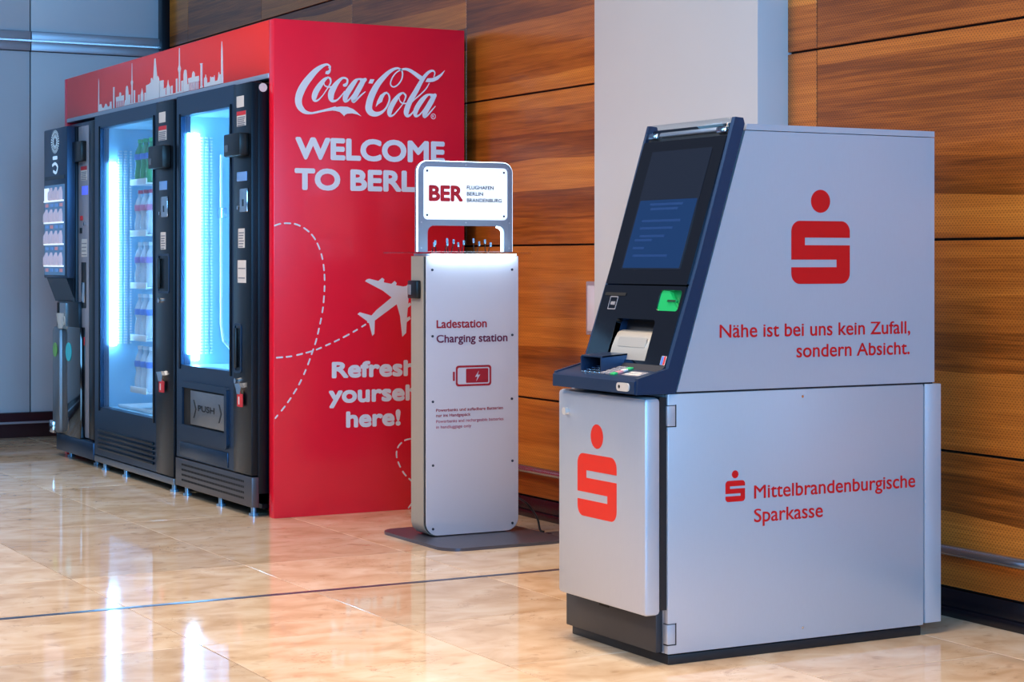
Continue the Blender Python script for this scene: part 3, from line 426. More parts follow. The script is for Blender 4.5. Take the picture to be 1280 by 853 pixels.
def machine(x0, x1, zt, gl, seam, label, pre, grp=None):
    """dark glass fronted vending machine between x0 and x1, door plane y=3.017"""
    m = thing('vending_machine', label, 'vending machine', ((x0+x1)/2, 3.5, 0))
    Y = 3.017; yc = 3.10
    # cabinet as five walls so the glass looks into a lit compartment
    bx = bmesh.new()
    add_box(bx, x0+.01, x0+.045, yc, 3.90, .05, zt-.02); add_box(bx, x1-.24, x1-.005, yc, 3.90, .05, zt-.02)
    add_box(bx, x0+.01, x1-.005, 3.88, 3.92, .05, zt-.02); add_box(bx, x0+.01, x1-.005, yc, 3.92, zt-.06, zt-.02); add_box(bx, x0+.01, x1-.005, yc, 3.92, .05, gl[2]-.02)
    link('cabinet', bx, 'mach', m, 'dark steel cabinet')
    box('cabinet_edge', x1-.012, x1, 3.046, yc, .10, zt-.01, 'mach_dark', m, .002)
    gx1 = gl[1]
    # door: frame with opening for the pane
    dz0 = .178 if pre == 'a' else .072
    plate('door_frame', MY, [(x0,dz0),(seam,dz0),(seam,zt),(x0,zt)], Y+.006, yc-.03, 'mach', m, [[(gl[0],gl[2]),(gl[1],gl[2]),(gl[1],gl[3]),(gl[0],gl[3])]], label='dark metal door frame')
    for a, b in ((gl[0]-.02, gl[0]-.006), (gl[1]+.006, gl[1]+.02)): box('door_bead', a, b, Y, Y+.008, gl[2]-.02, gl[3]+.01, 'mach_dark', m, .002)
    box('glass_pane', gl[0], gl[1], Y+.014, Y+.020, gl[2], gl[3], 'pane', m, label='clear glass pane')
    il = thing_part('interior', m, gl, x0, yc)
    controls(pre, seam+.008, x1-.004, dz0, zt-.004, Y, m)
    return m, Y
def thing_part(name, m, gl, x0, yc):
    xi = gl[0]-.004; bm = bmesh.new()
    add_box(bm, xi-.02, xi, yc-.03, 3.72, gl[2], gl[3]); add_box(bm, xi, gl[1]+.02, 3.70, 3.72, gl[2], gl[3])
    add_box(bm, gl[1]+.004, gl[1]+.02, yc-.03, 3.72, gl[2], gl[3]); add_box(bm, xi-.02, gl[1]+.02, yc-.03, 3.72, gl[3], gl[3]+.01); add_box(bm, xi-.02, gl[1]+.02, yc-.03, 3.72, gl[2]-.012, gl[2])
    return link('interior_lining', bm, 'lin_in', m, 'pale blue lit inner lining')

# ---- nearest machine
g1 = D['m1glass']
m1, Y = machine(-8.79, -7.80, 1.872, (g1[0], g1[1], g1[2], g1[3]-.035), -8.03, 'empty brightly lit vending machine with PUSH flap nearest the red side panel', 'a')
xi = g1[0]
box('light_tube', g1[1]-.010, g1[1]+.002, 3.078, 3.092, .66, 1.70, 'led', m1, .003, 'added unseen light strip behind the right door edge')  # added inside, hidden by the door frame, to brighten the compartment
box('light_tube', xi+.006, xi+.024, 3.050, 3.060, .66, 1.70, 'led', m1, .003)
box('light_tube', xi+.012, xi+.034, 3.072, 3.104, .63, 1.70, 'led', m1, .008, 'glowing vertical light strip')
slot_columns([(3.112,3.128), (3.140,3.152), (3.166,3.174)], xi, .66, 1.70, m1)
tube('lift_rail', [(xi+.05,3.205,1.60), (xi+.05,3.205,.80), (xi+.055,3.215,.72), (xi+.06,3.25,.68), (xi+.06,3.30,.665)], .008, 'white', m1, 8, 'curved white rail')
box('upper_rail', xi+.02, g1[1]-.02, 3.30, 3.325, 1.60, 1.625, 'white', m1, .004)
box('upper_rail', xi+.02, g1[1]-.02, 3.30, 3.325, 1.28, 1.305, 'white', m1, .004)
box('rail_carriage', xi+.03, xi+.09, 3.19, 3.22, 1.30, 1.35, 'chrome', m1, .006)
box('hinge_strip', g1[1]-.012, g1[1]-.004, 3.06, 3.08, .62, 1.76, 'chrome', m1, .002)
r = D['m1push']; fr = D['m1pushframe']
fo = plate('flap_frame', MY, rr(fr[0]-.02, fr[1]+.03, fr[2]-.06, fr[3]+.03, .02), Y-.006, Y+.006, 'mach', m1, [[(fr[0],fr[2]+.01),(fr[1],fr[2]+.01),(fr[1],fr[3]),(fr[0],fr[3])]])
box('flap_well', fr[0], fr[1], Y+.004, Y+.006, fr[2]+.01, fr[3], 'void', m1)
fp = box('flap', fr[0]+.11, fr[1]-.006, Y-.004, Y+.004, fr[2]+.018, fr[3]-.008, 'mach_steel', m1, .003, 'brushed metal push flap')
text('lettering', 'PUSH', MY, (fr[0]+.215, fr[1]-.125, fr[2]+.085, fr[3]-.07), Y-.0045, 'black', fp, .03)
plate('arrow', MY, [(fr[0]+.15,fr[3]-.05),(fr[0]+.165,fr[3]-.05),(fr[0]+.195,(fr[2]+fr[3])/2),(fr[0]+.165,fr[2]+.05),(fr[0]+.15,fr[2]+.05),(fr[0]+.178,(fr[2]+fr[3])/2)], Y-.0046, Y-.004, 'black', fp)
plate('arrow', MY, [(fr[1]-.075,fr[3]-.05),(fr[1]-.06,fr[3]-.05),(fr[1]-.03,(fr[2]+fr[3])/2),(fr[1]-.06,fr[2]+.05),(fr[1]-.075,fr[2]+.05),(fr[1]-.047,(fr[2]+fr[3])/2)], Y-.0046, Y-.004, 'black', fp)
box('lower_door', -8.74, -8.10, Y+.002, Y+.008, .185, fr[2]-.075, 'mach', m1, .002)
kk = box('kick_panel', -8.79, -7.80, Y, 3.05, .042, .172, 'kick', m1, .003, 'perforated steel kick panel')
bm = bmesh.new()
for j in range(4):
    for i in range(56):
        x = -8.70+i*.0145; z = .142-j*.024; add_plate(bm, MY, [(x,z),(x+.008,z),(x+.008,z+.009),(x,z+.009)], Y-.001, Y)
o = link('perforation', bm, 'void', kk, 'four rows of dark slots'); o['kind'] = 'stuff'
box('understructure', -8.75, -7.84, 3.08, 3.85, .03, .05, 'black', m1)
disc('round_sticker', MX, 3.068, 1.843, .019, -7.800, -7.7985, 'label', m1, 'round pale sticker')
for x, y in ((-8.70,3.045), (-8.25,3.045), (-7.876,3.055), (-8.70,3.80), (-7.85,3.80)): foot(x, y, m1)

# ---- middle machine
g2 = D['m2glass']
m2, Y = machine(-10.11, -8.815, 1.868, (g2[0], g2[1], g2[2]+.02, g2[3]-.005), -9.085, 'middle vending machine with glass front and column of drink bottles', 'b')
xi = g2[0]
box('light_tube', g2[1]-.010, g2[1]+.002, 3.078, 3.092, .45, 1.70, 'led', m2, .003, 'added unseen light strip behind the right door edge')  # extra strip out of view behind the frame, added to light the bottles
box('light_tube', xi+.012, xi+.034, 3.066, 3.104, .65, 1.62, 'led', m2, .008, 'glowing vertical light strip')
slot_columns([(3.118,3.136), (3.150,3.164), (3.182,3.190)], xi, .66, 1.70, m2)
for i in range(5): box('louvre', -10.03, -9.12, Y-.004, Y+.006, .105+i*.024, .117+i*.024, 'mach_dark', m2, .002)
box('kick_panel', -10.10, -8.82, Y, 3.05, .036, .066, 'mach_steel', m2, .002)
box('understructure', -10.05, -8.85, 3.08, 3.85, .025, .05, 'black', m2)
box('delivery_tray', -9.95, -9.2, 3.10, 3.5, .33, .345, 'white', m2, .003)
for x, y in ((-9.956,3.035), (-9.60,3.035), (-8.87,3.04), (-10.0,3.80), (-8.87,3.80)): foot(x, y, m2)
rows = [1.50, 1.239, .973, .707, .441]
for z in rows:
    tr_ = box('tray', -9.675, -9.415, 3.085, 3.68, z-.014, z-.006, 'white', m2, .002, 'white product tray')
    box('tray_front', -9.675, -9.415, 3.078, 3.085, z-.016, z+.016, 'white', tr_, .002)

# ---- bottles
def lathe(bm, prof, cx, cy, z0, n=12):
    rings = [[bm.verts.new((cx+r*math.cos(2*math.pi*k/n), cy+r*math.sin(2*math.pi*k/n), z0+z)) for k in range(n)] for r, z in prof]
    for a, b in zip(rings, rings[1:]):
        for k in range(n): bm.faces.new([a[k], a[(k+1)%n], b[(k+1)%n], b[k]])
    bm.faces.new(rings[0]); bm.faces.new(rings[-1])
def bottle(x, y, z, capm, wrap, body, label, grp, waist=.024):
    b = thing('drink_bottle', label, 'bottle', (x, y, z), grp)
    bm = bmesh.new(); lathe(bm, [(.026,0),(.031,.006),(.031,.06),(.026,.085),(waist,.10),(.030,.125),(.031,.15),(.022,.178),(.012,.198),(.012,.212)], x, y, z); link('body', bm, body, b)
    bm = bmesh.new(); lathe(bm, [(.0145,.210),(.0145,.228)], x, y, z); link('cap', bm, capm, b)
    bm = bmesh.new(); lathe(bm, [(.0315,.122),(.0325,.126),(.0325,.148),(.0315,.152)], x, y, z); link('wrapper', bm, wrap, b)
    return b
kinds = [('cap_green','wrap_blue','green_glass','green necked bottle on top tray'),
         ('cap_red','wrap_pink','bottle_blue','pink capped clear bottle on second tray'),
         ('cap_white','wrap_violet','bottle_blue','violet banded white capped bottle on third tray'),
         ('cap_white','wrap_blue','bottle_blue','blue banded clear bottle on fourth tray down'),
         ('cap_white','wrap_blue','bottle_blue','blue banded water bottle on lowest tray')]
BX = -9.47
for z, (cm, wm_, bd, lb) in zip(rows, kinds):
    src = bottle(BX, 3.125, z-.006, cm, wm_, bd, lb+', front right', 'drink bottles on the trays')
    kids = list(src.children)
    for a in range(3):
        for d in range(2):
            if a == 0 and d == 0: continue
            c = src.copy(); COL.objects.link(c); c.location = (BX-a*.088, 3.125+d*.085, z-.006)
            c['label'] = lb+', '+('front','behind')[d]+' '+('right','middle','left')[a]
            for k in kids: q = k.copy(); COL.objects.link(q); q.parent = c

# ---- snack and coffee machine at the far end
m3 = thing('coffee_machine', 'dark hot drinks machine with lit bottle display at far left end', 'vending machine', (-10.5, 3.5, 0))
Y3 = 2.99
r = D['kfront']
box('cabinet', -10.86, -10.13, 3.10, 3.90, .13, 1.87, 'mach', m3, .004)
kf = box('display_housing', r[0], r[1]+.01, Y3, 3.086, r[2], r[3]-.03, 'mach', m3, .006, 'dark blue grey display housing')
plate('housing_slope', MX, [(Y3,r[2]),(3.10,r[2]),(3.10,r[2]-.13),(Y3+.05,r[2]-.13)], r[0]+.06, r[1]+.0, 'mach_dark', m3)
gr = D['kgrid']; gd = box('product_display', gr[0]-.01, gr[1]+.01, Y3-.004, Y3, gr[2]-.01, gr[3]+.01, 'prod_bg', m3, .001, 'lit window showing four rows of bottles')
cw = (gr[1]-gr[0])/4; ch = (gr[3]-gr[2])/4
for j in range(4):
    z = gr[2]+j*ch
    box('display_shelf', gr[0], gr[1], Y3-.012, Y3-.004, z+ch*.30, z+ch*.37, 'prod_shelf', gd)
    for i in range(4):
        x = gr[0]+(i+.5)*cw
        if j == 3 and i == 0: box('blank_card', x-.04, x+.04, Y3-.010, Y3-.004, z+ch*.38, z+ch*.95, 'prod_shelf', gd); continue
        bm = bmesh.new(); lathe(bm, [(.020,0),(.024,.004),(.024,.042),(.012,.062),(.009,.072)], x, Y3-.004, z+ch*.37, 8); link('display_bottle', bm, 'prod', gd)
for j in range(4):
    for i in range(4):
        x = gr[0]+(i+.5)*cw; z = gr[2]+j*ch
        box('price_window', x-.026, x+.026, Y3-.007, Y3-.004, z+.008, z+ch*.22, 'prod_wrap' if (i+j) % 3 == 0 else 'lcd', gd)
r = D['kring']; u, v = (r[0]+r[1])/2, (r[2]+r[3])/2
bm = bmesh.new()
for k in range(26):
    a = 2*math.pi*k/26
    for s0, s1, wd in ((.35,.62,.004), (.74,.96,.006)):
        p = (u+(r[1]-r[0])/2*s0*math.cos(a), v+(r[3]-r[2])/2*s0*math.sin(a)); q = (u+(r[1]-r[0])/2*s1*math.cos(a), v+(r[3]-r[2])/2*s1*math.sin(a))
        add_ribbon(bm, MY, [p, q], Y3-.001, 1, wd)
link('wheel_emblem', bm, 'logo_lit', kf, 'white ring shaped emblem', smooth=False)
bm = bmesh.new(); r = D['kt1']; add_plate(bm, MY, rr(u-.045, u+.045, r[2], r[3], .006), Y3-.0015, Y3-.0005)
r = D['kt2']; add_ribbon(bm, MY, [(u-.05, r[3]-.005), (u, r[3]+.004), (u+.045, r[3]-.01), (u+.05, v-.15), (u+.02, v-.175), (u-.03, v-.165)], Y3-.001, 4, .016)
link('emblem_mark', bm, 'logo_lit', kf, smooth=False)
box('recess_line', D['kfront'][0]+.03, D['kfront'][1]-.03, Y3-.003, Y3, 1.555, 1.575, 'mach_dark', kf)
r = D['kbody']
box('outer_column', r[0]+.0, r[0]+.14, 3.0, 3.10, r[2], r[3]-.16, 'mach_steel', m3, .03, 'rounded metal column')
box('dark_door', r[0]+.14, r[1]+.03, 3.02, 3.10, r[2], r[3]-.16, 'gloss', m3, .008, 'glossy black lower door')
r2 = D['kcup']
cn = box('cup_niche', r2[0]+.03, r2[1]+.22, 3.03, 3.10, r2[2]-.0, r2[3]+.0, 'mach_dark', m3, .004)
box('niche_dark', r2[0]+.04, r2[0]+.10, 3.026, 3.03, r2[2]+.01, r2[3]-.01, 'void', m3)
box('niche_panel', r2[0]+.10, r2[0]+.22, 3.024, 3.03, r2[2]+.01, r2[3]-.01, 'steel', m3)
bm = bmesh.new(); lathe(bm, [(.022,0),(.034,.085)], r2[0]+.15, 3.024, r2[2]+.01, 12); cu_ = link('cup_print', bm, 'cup', m3, 'white cup on the dispensing niche')
plate('cup_handle', MY, circ(r2[0]+.19, r2[2]+.055, .022, 14, .026), 3.020, 3.024, 'cup', m3, [circ(r2[0]+.19, r2[2]+.055, .012, 14, .016)])
disc('round_badge', MY, -10.59, .595, .052, 3.016, 3.02, 'teal', m3, 'teal round badge')
disc('round_badge', MY, -10.79, .60, .04, 2.997, 3.0, 'lime', m3, 'green round badge')
box('silver_toe', -10.87, -10.80, 2.985, 3.02, .13, .20, 'chrome', m3, .008)
r = D['kbase']; box('base_plinth', -10.84, -10.13, 3.02, 3.85, .035, .128, 'mach', m3, .004, 'blue grey base plinth')
r = D['ksteel']; st = box('steel_strip', r[0], r[1]-.01, 3.05, 3.10, r[2], r[3]-.03, 'strip_grey', m3, .004, 'tall brushed steel control strip')
Y4 = 3.05
box('side_strip', -10.57, -10.51, 3.035, 3.10, .14, 1.84, 'mach_dark', m3, .004); box('side_strip', -10.245, -10.14, 3.03, 3.10, .14, 1.85, 'mach_dark', m3, .004)
r = D['k_box']; box('card_reader', r[0]+.04, r[1], Y4-.03, Y4, r[2], r[3], 'black', st, .004)
label_sticker(D['k_lab'], Y4, st); label_sticker(D['k_st'], Y4, st, False, 4)
r = D['k_disp']; box('display', r[0], r[1], Y4-.004, Y4, r[2], r[3], 'disp_blue', st, .001, 'small violet blue display')
r = D['k_slot']; box('coin_return', r[0]+.02, r[1]-.02, Y4-.004, Y4, r[2], r[3], 'black', st, .002); box('coin_plate', r[0]+.03, r[1]-.03, Y4-.008, Y4-.004, r[2]+.03, r[2]+.14, 'chrome', st, .002)
r = D['k_card']; box('card_slot', r[0]+.02, r[1]-.02, Y4-.004, Y4, r[2], r[3], 'black', st, .002); disc('key_lock', MY, -10.37, 1.30, .012, Y4-.010, Y4, 'chrome', st)
box('button', -10.46, -10.42, Y4-.006, Y4, 1.32, 1.345, 'label_red', st, .002)
r = D['k_tag']; box('tag', r[0], r[1], Y4-.008, Y4-.004, r[2], r[3], 'label_red', st, .001, 'red tag')
for x in (-10.75, -10.25): foot(x, 3.08, m3)

# ================================================================ CHARGING STATION
cs = thing('charging_station', 'slim white phone charging station on dark base plate beside the red panel', 'charging station', (-6.87, 3.57, 0))
plate('base_plate', MZ, [(p[0], p[1]) for p in rr(-7.14, -6.515, 3.30, 3.845, .09)], 0, .012, 'base_plate', cs, label='dark grey metal base plate')
prof = rr(3.365, 3.785, .014, 1.118, .055, (1,1,0,0), 8)
plate('body_shell', MX, prof, -6.957, -6.846, 'shell', cs, label='beige body shell')
plate('edge_gap', MX, rr(3.368, 3.782, .017, 1.116, .052, (1,1,0,0), 8), -6.846, -6.841, 'black', cs)
fp = plate('front_panel', MX, rr(3.372, 3.785, .016, 1.118, .052, (1,1,0,0), 8), -6.841, -6.836, 'acrylic', cs, label='white acrylic front panel')
for y, z in D['screws']: disc('screw', MX, y, z, .0052, -6.836, -6.834, 'darkscrew', cs, n=10)
wS = -6.8355
text('lettering', 'Ladestation', MX, D['lade'], wS, 'crimson', fp, .022)
text('lettering', 'Charging station', MX, (D['charg'][0], D['charg'][1], D['charg'][2]-.0, D['charg'][3]), wS, 'plum', fp, .022)
for i, s in enumerate(['Powerbanks und aufladbare Batterien', 'nur ins Handgepäck', 'Powerbanks and rechargeable batteries', 'in handluggage only']):
    text('small_lettering', s, MX, D['sm%d' % i], wS, 'crimson' if i < 2 else 'rose', fp, .012)
r = D['batt']; plate('battery_icon', MX, rr(r[0], r[1], r[2], r[3], .012), wS, wS+.0004, 'crimson', fp, [rr(r[0]+.008, r[1]-.008, r[2]+.008, r[3]-.008, .008)], label='red battery symbol')
f_ = D['battfill']; bu, bv = (f_[0]+f_[1])/2+.001, (f_[2]+f_[3])/2
bolt = [(bu+.006,bv+.022),(bu-.012,bv-.004),(bu-.001,bv-.003),(bu-.007,bv-.023),(bu+.012,bv+.005),(bu+.001,bv+.004)]
plate('battery_fill', MX, rr(f_[0], f_[1]-.002, r[2]+.013, r[3]-.013, .004), wS, wS+.0004, 'crimson', fp, [bolt])
f_ = D['batterm']; plate('battery_terminal', MX, rr(f_[0], f_[1], f_[2], f_[3], .002), wS, wS+.0004, 'crimson', fp)
# underside light of the shelf
plate('glass_shelf', MZ, rr(-7.02, -6.80, 3.265, 3.832, .02), 1.128, 1.134, 'clear', cs, label='thin clear shelf')
box('shelf_tray', -6.955, -6.842, 3.375, 3.78, 1.119, 1.128, 'frame_grey', cs, .001)
box('light_bar', -6.834, -6.815, 3.39, 3.765, 1.121, 1.127, 'led_bar', cs, .001, 'glowing light bar under the shelf')
# gadget on the side
gb = box('side_gadget', -6.952, -6.868, 3.345, 3.365, .950, 1.022, 'black', cs, .005, 'small black box on the side')
box('gadget_port', -6.945, -6.915, 3.343, 3.345, .965, 1.005, 'label_grey', gb, .001)
# illuminated sign
r = D['sign']; o_ = D['signo']; p_ = D['signp']
sg = plate('sign_frame', MX, rr(r[0], r[1], 1.134, r[3], .042, (0,0,1,1), 8), -6.915, -6.885, 'frame_grey', cs,
           [rr(p_[0], p_[1], p_[2], p_[3], .018), rr(o_[0], o_[1], 1.1345, o_[3], .028, (0,0,1,1), 6)], label='grey arch shaped sign frame')
pn = plate('sign_panel', MX, rr(p_[0]+.0005, p_[1]-.0005, p_[2]+.0005, p_[3]-.0005, .018), -6.912, -6.888, 'sign_lit', cs, label='lit white sign')
bm = bmesh.new()
add_plate(bm, MX, rr(r[0]-.003, r[1]+.002, 1.136, r[3]+.002, .044, (0,0,1,1), 8), -6.894, -6.888, [rr(r[0], r[1]+.0005, 1.1361, r[3]+.0005, .042, (0,0,1,1), 8)])
link('edge_glow', bm, 'led_soft', cs, 'glowing light edge around the sign')
oa = rr(o_[0], o_[1], 1.1362, o_[3], .028, (0,0,1,1), 6)
bm = bmesh.new(); add_tube(bm, [(-6.9, o_[1]-.004, 1.137), (-6.9, o_[1]-.004, 1.195)] + [(-6.9, o_[1]-.028+.024*math.cos(math.radians(a)), o_[3]-.028+.024*math.sin(math.radians(a))) for a in range(0, 91, 15)], .004, 6)
link('arch_light', bm, 'led_soft', cs)
text('lettering', 'BER', MX, D['ber'], -6.8875, 'berred', pn, .042)
for i, s in enumerate(['FLUGHAFEN', 'BERLIN', 'BRANDENBURG']): text('small_lettering', s, MX, D['bs%d' % i], -6.8875, 'greytext', pn, .022)
for y, z in ((p_[0]+.017,p_[3]-.017), (p_[1]-.016,p_[3]-.018), (p_[0]+.017,p_[2]+.018), (p_[1]-.016,p_[2]+.016)): disc('screw', MX, y, z, .0045, -6.888, -6.886, 'darkscrew', cs, n=10)
for y, z in (((r[0]+r[1])/2,r[3]-.012), ((r[0]+r[1])/2,p_[2]-.011), (r[0]+.014,p_[2]-.011), (r[1]-.014,p_[2]-.011), (r[0]+.014,1.15), (r[1]-.014,1.15), (r[0]+.022,r[3]-.024), (r[1]-.022,r[3]-.024)): disc('frame_screw', MX, y, z, .0035, -6.885, -6.8835, 'alu', cs, n=8)
for k, y in enumerate((3.445, 3.462, 3.503, 3.516, 3.532, 3.565, 3.578, 3.634, 3.648, 3.686, 3.700)):
    s = (-1)**k*.006; z1 = 1.158+(k*37 % 5)*.004
    bm = bmesh.new(); add_tube(bm, [(-6.93, y, 1.134), (-6.93, y+s*.4, 1.150), (-6.925, y+s, z1)], .0022, 6)
    pg = link('charging_cable', bm, 'cable', cs)
    box('cable_plug', -6.929, -6.921, y+s-.0035, y+s+.0035, z1-.002, z1+.016, 'plug_metal', pg, .001)
pw = tube('power_cable', smooth_path([(-6.97,3.74,.05), (-7.03,3.80,.10), (-6.99,3.85,.125), (-6.90,3.86,.11), (-6.83,3.868,.06), (-6.81,3.872,.012), (-6.79,3.878,.006)], 5), .0045, 'cable', None, 8)
pw['label'] = 'black power cable looping from behind the charging station to the floor outlet'; pw['category'] = 'cable'
ou = thing('floor_outlet', 'flat grey metal floor outlet cover behind the cash machine', 'outlet', (-6.68, 3.90, 0))
plate('cover_plate', MZ, rr(-6.80, -6.56, 3.80, 4.02, .01), .0008, .003, 'outlet', ou); disc('lid_knob', MZ, -6.74, 3.87, .016, .003, .007, 'chrome', ou)

# ================================================================ CASH MACHINE
at = thing('cash_machine', 'grey bank cash machine with slanted screen console and red S emblems', 'cash machine', (-4.67, 3.3, 0))
X0, X1 = -4.925, -4.41
up = plate('upper_cabinet', MX, [(2.935,.742),(3.844,.742),(3.844,1.462),(3.163,1.462)], X0, X1, 'atm_grey', at, label='grey upper cabinet with slanted front')
plate('cabinet_lid', MX, [(3.164,1.464),(3.844,1.464),(3.844,1.481),(3.170,1.481)], X0, X1+.0005, 'atm_grey', at)
lo = box('lower_cabinet', X0, X1-.012, 2.915, 3.80, .03, .734, 'atm_grey', at, .002)
ld = box('side_door', X1-.020, X1, 2.906, 3.803, .029, .737, 'atm_grey', at, .003, 'large grey side door')
box('front_edge', X0, X1-.022, 2.907, 2.915, .029, .737, 'atm_grey', at, .001)
box('rear_trim', X0, X1+.002, 3.807, 3.868, .034, .737, 'atm_grey', at, .002, 'vertical rear trim strip')
box('seam', X0+.01, X1-.004, 2.92, 3.84, .730, .745, 'plinth', at)
box('plinth', X0, X1-.003, 2.909, 3.795, 0, .026, 'plinth', at, .002, 'black plinth')
for z0, z1 in ((.650,.705), (.056,.110)):
    hg = box('hinge', X1-.02, X1+.0012, 2.9045, 2.930, z0, z1, 'atm_grey', at, .002)
    box('hinge_gap', X1-.02, X1+.0006, 2.930, 2.9335, z0-.003, z1+.003, 'plinth', hg); box('hinge_gap', X1-.02, X1+.0006, 2.9045, 2.9335, z0-.003, z0, 'plinth', hg); box('hinge_gap', X1-.02, X1+.0006, 2.9045, 2.9335, z1, z1+.002, 'plinth', hg)
for y, z in ((3.36,.716), (3.36,.062)): disc('rivet', MX, y, z, .004, X1, X1+.002, 'chrome', at, n=10)
box('lower_front_panel', X0+.006, -4.437, 2.885, 2.907, .031, .16, 'atm_dark', at, .002, 'dark brown grey lower front panel')
box('cable_notch', -4.73, -4.68, 2.883, 2.886, .117, .127, 'void', at)
fd = box('front_door', -4.878, X1, 2.832, 2.884, .137, .728, 'atm_grey', at, .012, 'grey front door with rounded edge')
box('door_gap', -4.87, -4.416, 2.884, 2.907, .15, .728, 'plinth', at)
lk = disc('door_lock', MY, -4.823, .667, 0.0105, 2.820, 2.832, 'silver', fd, 'round silver lock'); box('lock_core', -4.8255, -4.8205, 2.822, 2.824, .660, .674, 'black', lk)
def s_logo(mp, w_, m, p, c, R, dot, s1, s2, rad):
    u0, u1, v0, v1 = R
    outer = []
    # S built clockwise as one outline with the two slots cut in from either side
    arc = lambda cx, cy, a0, a1: [(cx+rad*math.cos(math.radians(a0+(a1-a0)*i/7)), cy+rad*math.sin(math.radians(a0+(a1-a0)*i/7))) for i in range(8)]
    outer += arc(u0+rad, v1-rad, 180, 90)+arc(u1-rad, v1-rad, 90, 0)+[(u1, s1[3]), (s1[0], s1[3]), (s1[0], s1[2])]
    outer += [(u1, s1[2])]+arc(u1-rad, v0+rad, 0, -90)+arc(u0+rad, v0+rad, -90, -180)+[(u0, s2[2]), (s2[1], s2[2]), (s2[1], s2[3]), (u0, s2[3])]
    plate('emblem', mp, outer, w_, w_+c, m, p, label='red bank S emblem')
    du, dv = (dot[0]+dot[1])/2, (dot[2]+dot[3])/2; plate('emblem_dot', mp, circ(du, dv, (dot[1]-dot[0])/2, 28, (dot[3]-dot[2])/2), w_, w_+c, m, p)
R = D['S']; hgt = R[3]-R[2]; wid = R[1]-R[0]
def norm(R): # slot rectangles in proportion to the emblem
    h_ = R[3]-R[2]; w_ = R[1]-R[0]
    return (R[0]+.23*w_, R[1], R[3]-.385*h_, R[3]-.265*h_), (R[0], R[0]+.77*w_, R[2]+.265*h_, R[2]+.385*h_)
a_, b_ = norm(R); s_logo(MX, X1+.0002, 'sred', up, .0004, R, D['sdot'], a_, b_, .03)
text('lettering', 'Nähe ist bei uns kein Zufall,', MX, D['naehe'][:3]+[D['naehe'][3]+.003], X1+.0004, 'sred', up, .010)
text('lettering', 'sondern Absicht.', MX, (D['sondern'][0], D['sondern'][1], D['naehe'][2]-.0605, D['naehe'][3]-.0575), X1+.0004, 'sred', up, .010)
R = D['s2']; a_, b_ = norm(R); s_logo(MX, X1+.0002, 'sred', ld, .0004, R, D['s2dot'], a_, b_, .010)
text('lettering', 'Mittelbrandenburgische', MX, D['mittel'][:3]+[D['mittel'][3]+.004], X1+.0004, 'sred', ld, .010)
text('lettering', 'Sparkasse', MX, (D['spark'][0], D['spark'][1], D['mittel'][2]-.066, D['mittel'][3]-.062), X1+.0004, 'sred', ld, .010)
R = (-4.7642, -4.5533, .375, .553); a_, b_ = norm(R); s_logo(MY, 2.8314, 'sorange', fd, .0004, R, (-4.6917, -4.6247, .571, .640), a_, b_, .03)

# console: side cheeks, screen module, lower module with cash opening, shelf
cheek = [(2.806,.738),(2.929,.738),(3.033,1.069),(3.160,1.480),(3.155,1.497),(3.128,1.499),(3.004,1.094),(2.906,.806),(2.809,.781)]
for xa, xb in ((-4.858,-4.846), (-4.424,-4.408)): plate('console_cheek', MX, cheek, xa, xb, 'bezel', at, label='blue grey metal console side')
plate('console_core', MX, [(2.83,.739),(2.93,.739),(3.158,1.47),(3.13,1.47),(3.04,1.13),(2.965,.86),(2.86,.775)], -4.846, -4.424, 'atm_dark', at)
plate('console_back', MX, [(2.945,.742),(3.03,1.02),(3.164,1.46),(3.17,1.46),(3.17,.742)], -4.90, -4.43, 'plinth', at)
sm_ = plate('screen_module', MF, rr(-4.846, -4.424, .244, .680, .004), -.018, 0, 'gloss', at, [], 'glossy black screen glass')
plate('screen', MF, rr(-4.785, -4.477, .288, .648, .003), .0003, .0008, 'screen_off', at, label='dim dark display')
sb_ = plate('screen_message', MF, rr(-4.778, -4.484, .292, .497, .003), .0009, .0014, 'screen_blue', at, label='deep blue lower part of the display')
for k, (u0, u1, v) in enumerate([(-4.72,-4.55,.480), (-4.71,-4.57,.466), (-4.74,-4.54,.430), (-4.74,-4.57,.408), (-4.73,-4.60,.384), (-4.75,-4.66,.372), (-4.75,-4.69,.348), (-4.74,-4.56,.325)]):
    plate('message_line', MF, [(u0,v),(u1,v),(u1,v+.007),(u0,v+.007)], .0015, .0018, 'screen_text', sb_)
lens = box('lamp_cover', -4.848, -4.420, .686, .733, -.022, .008, 'clear', at, .009, 'clear curved lamp cover', f=lambda x, v, w_: MF(x, v, w_))
box('lamp_back', -4.846, -4.424, .682, .728, -.05, -.024, 'mach_dark', at, .003, f=lambda x, v, w_: MF(x, v, w_))
for u in (-4.81, -4.46): box('lamp_clip', u-.022, u+.022, .690, .708, -.014, 0, 'chrome', at, .003, f=lambda x, v, w_: MF(x, v, w_))
box('lamp_tube', -4.78, -4.49, .696, .710, -.014, -.002, 'frame_grey', at, .005, f=lambda x, v, w_: MF(x, v, w_))
rc = rr(-4.735, -4.532, .022, .141, .012, (0,0,1,1))
lm = plate('lower_module', MF, rr(-4.846, -4.424, .002, .240, .003), -.018, 0, 'gloss', at, [rc, rr(-4.545, -4.438, .168, .228, .01)], 'glossy black lower console panel')
box('recess_side', -4.739, -4.735, .0, .143, -.05, -.001, 'bezel', at, f=lambda x, v, w_: MF(x, v, w_)); box('recess_side', -4.532, -4.528, .0, .143, -.05, -.001, 'bezel', at, f=lambda x, v, w_: MF(x, v, w_))
bm = bmesh.new()
P_ = [(.112,-.045),(.114,-.024),(.104,-.012),(.086,-.007),(.060,-.004),(.040,-.004),(.020,-.005),(.020,-.045)]
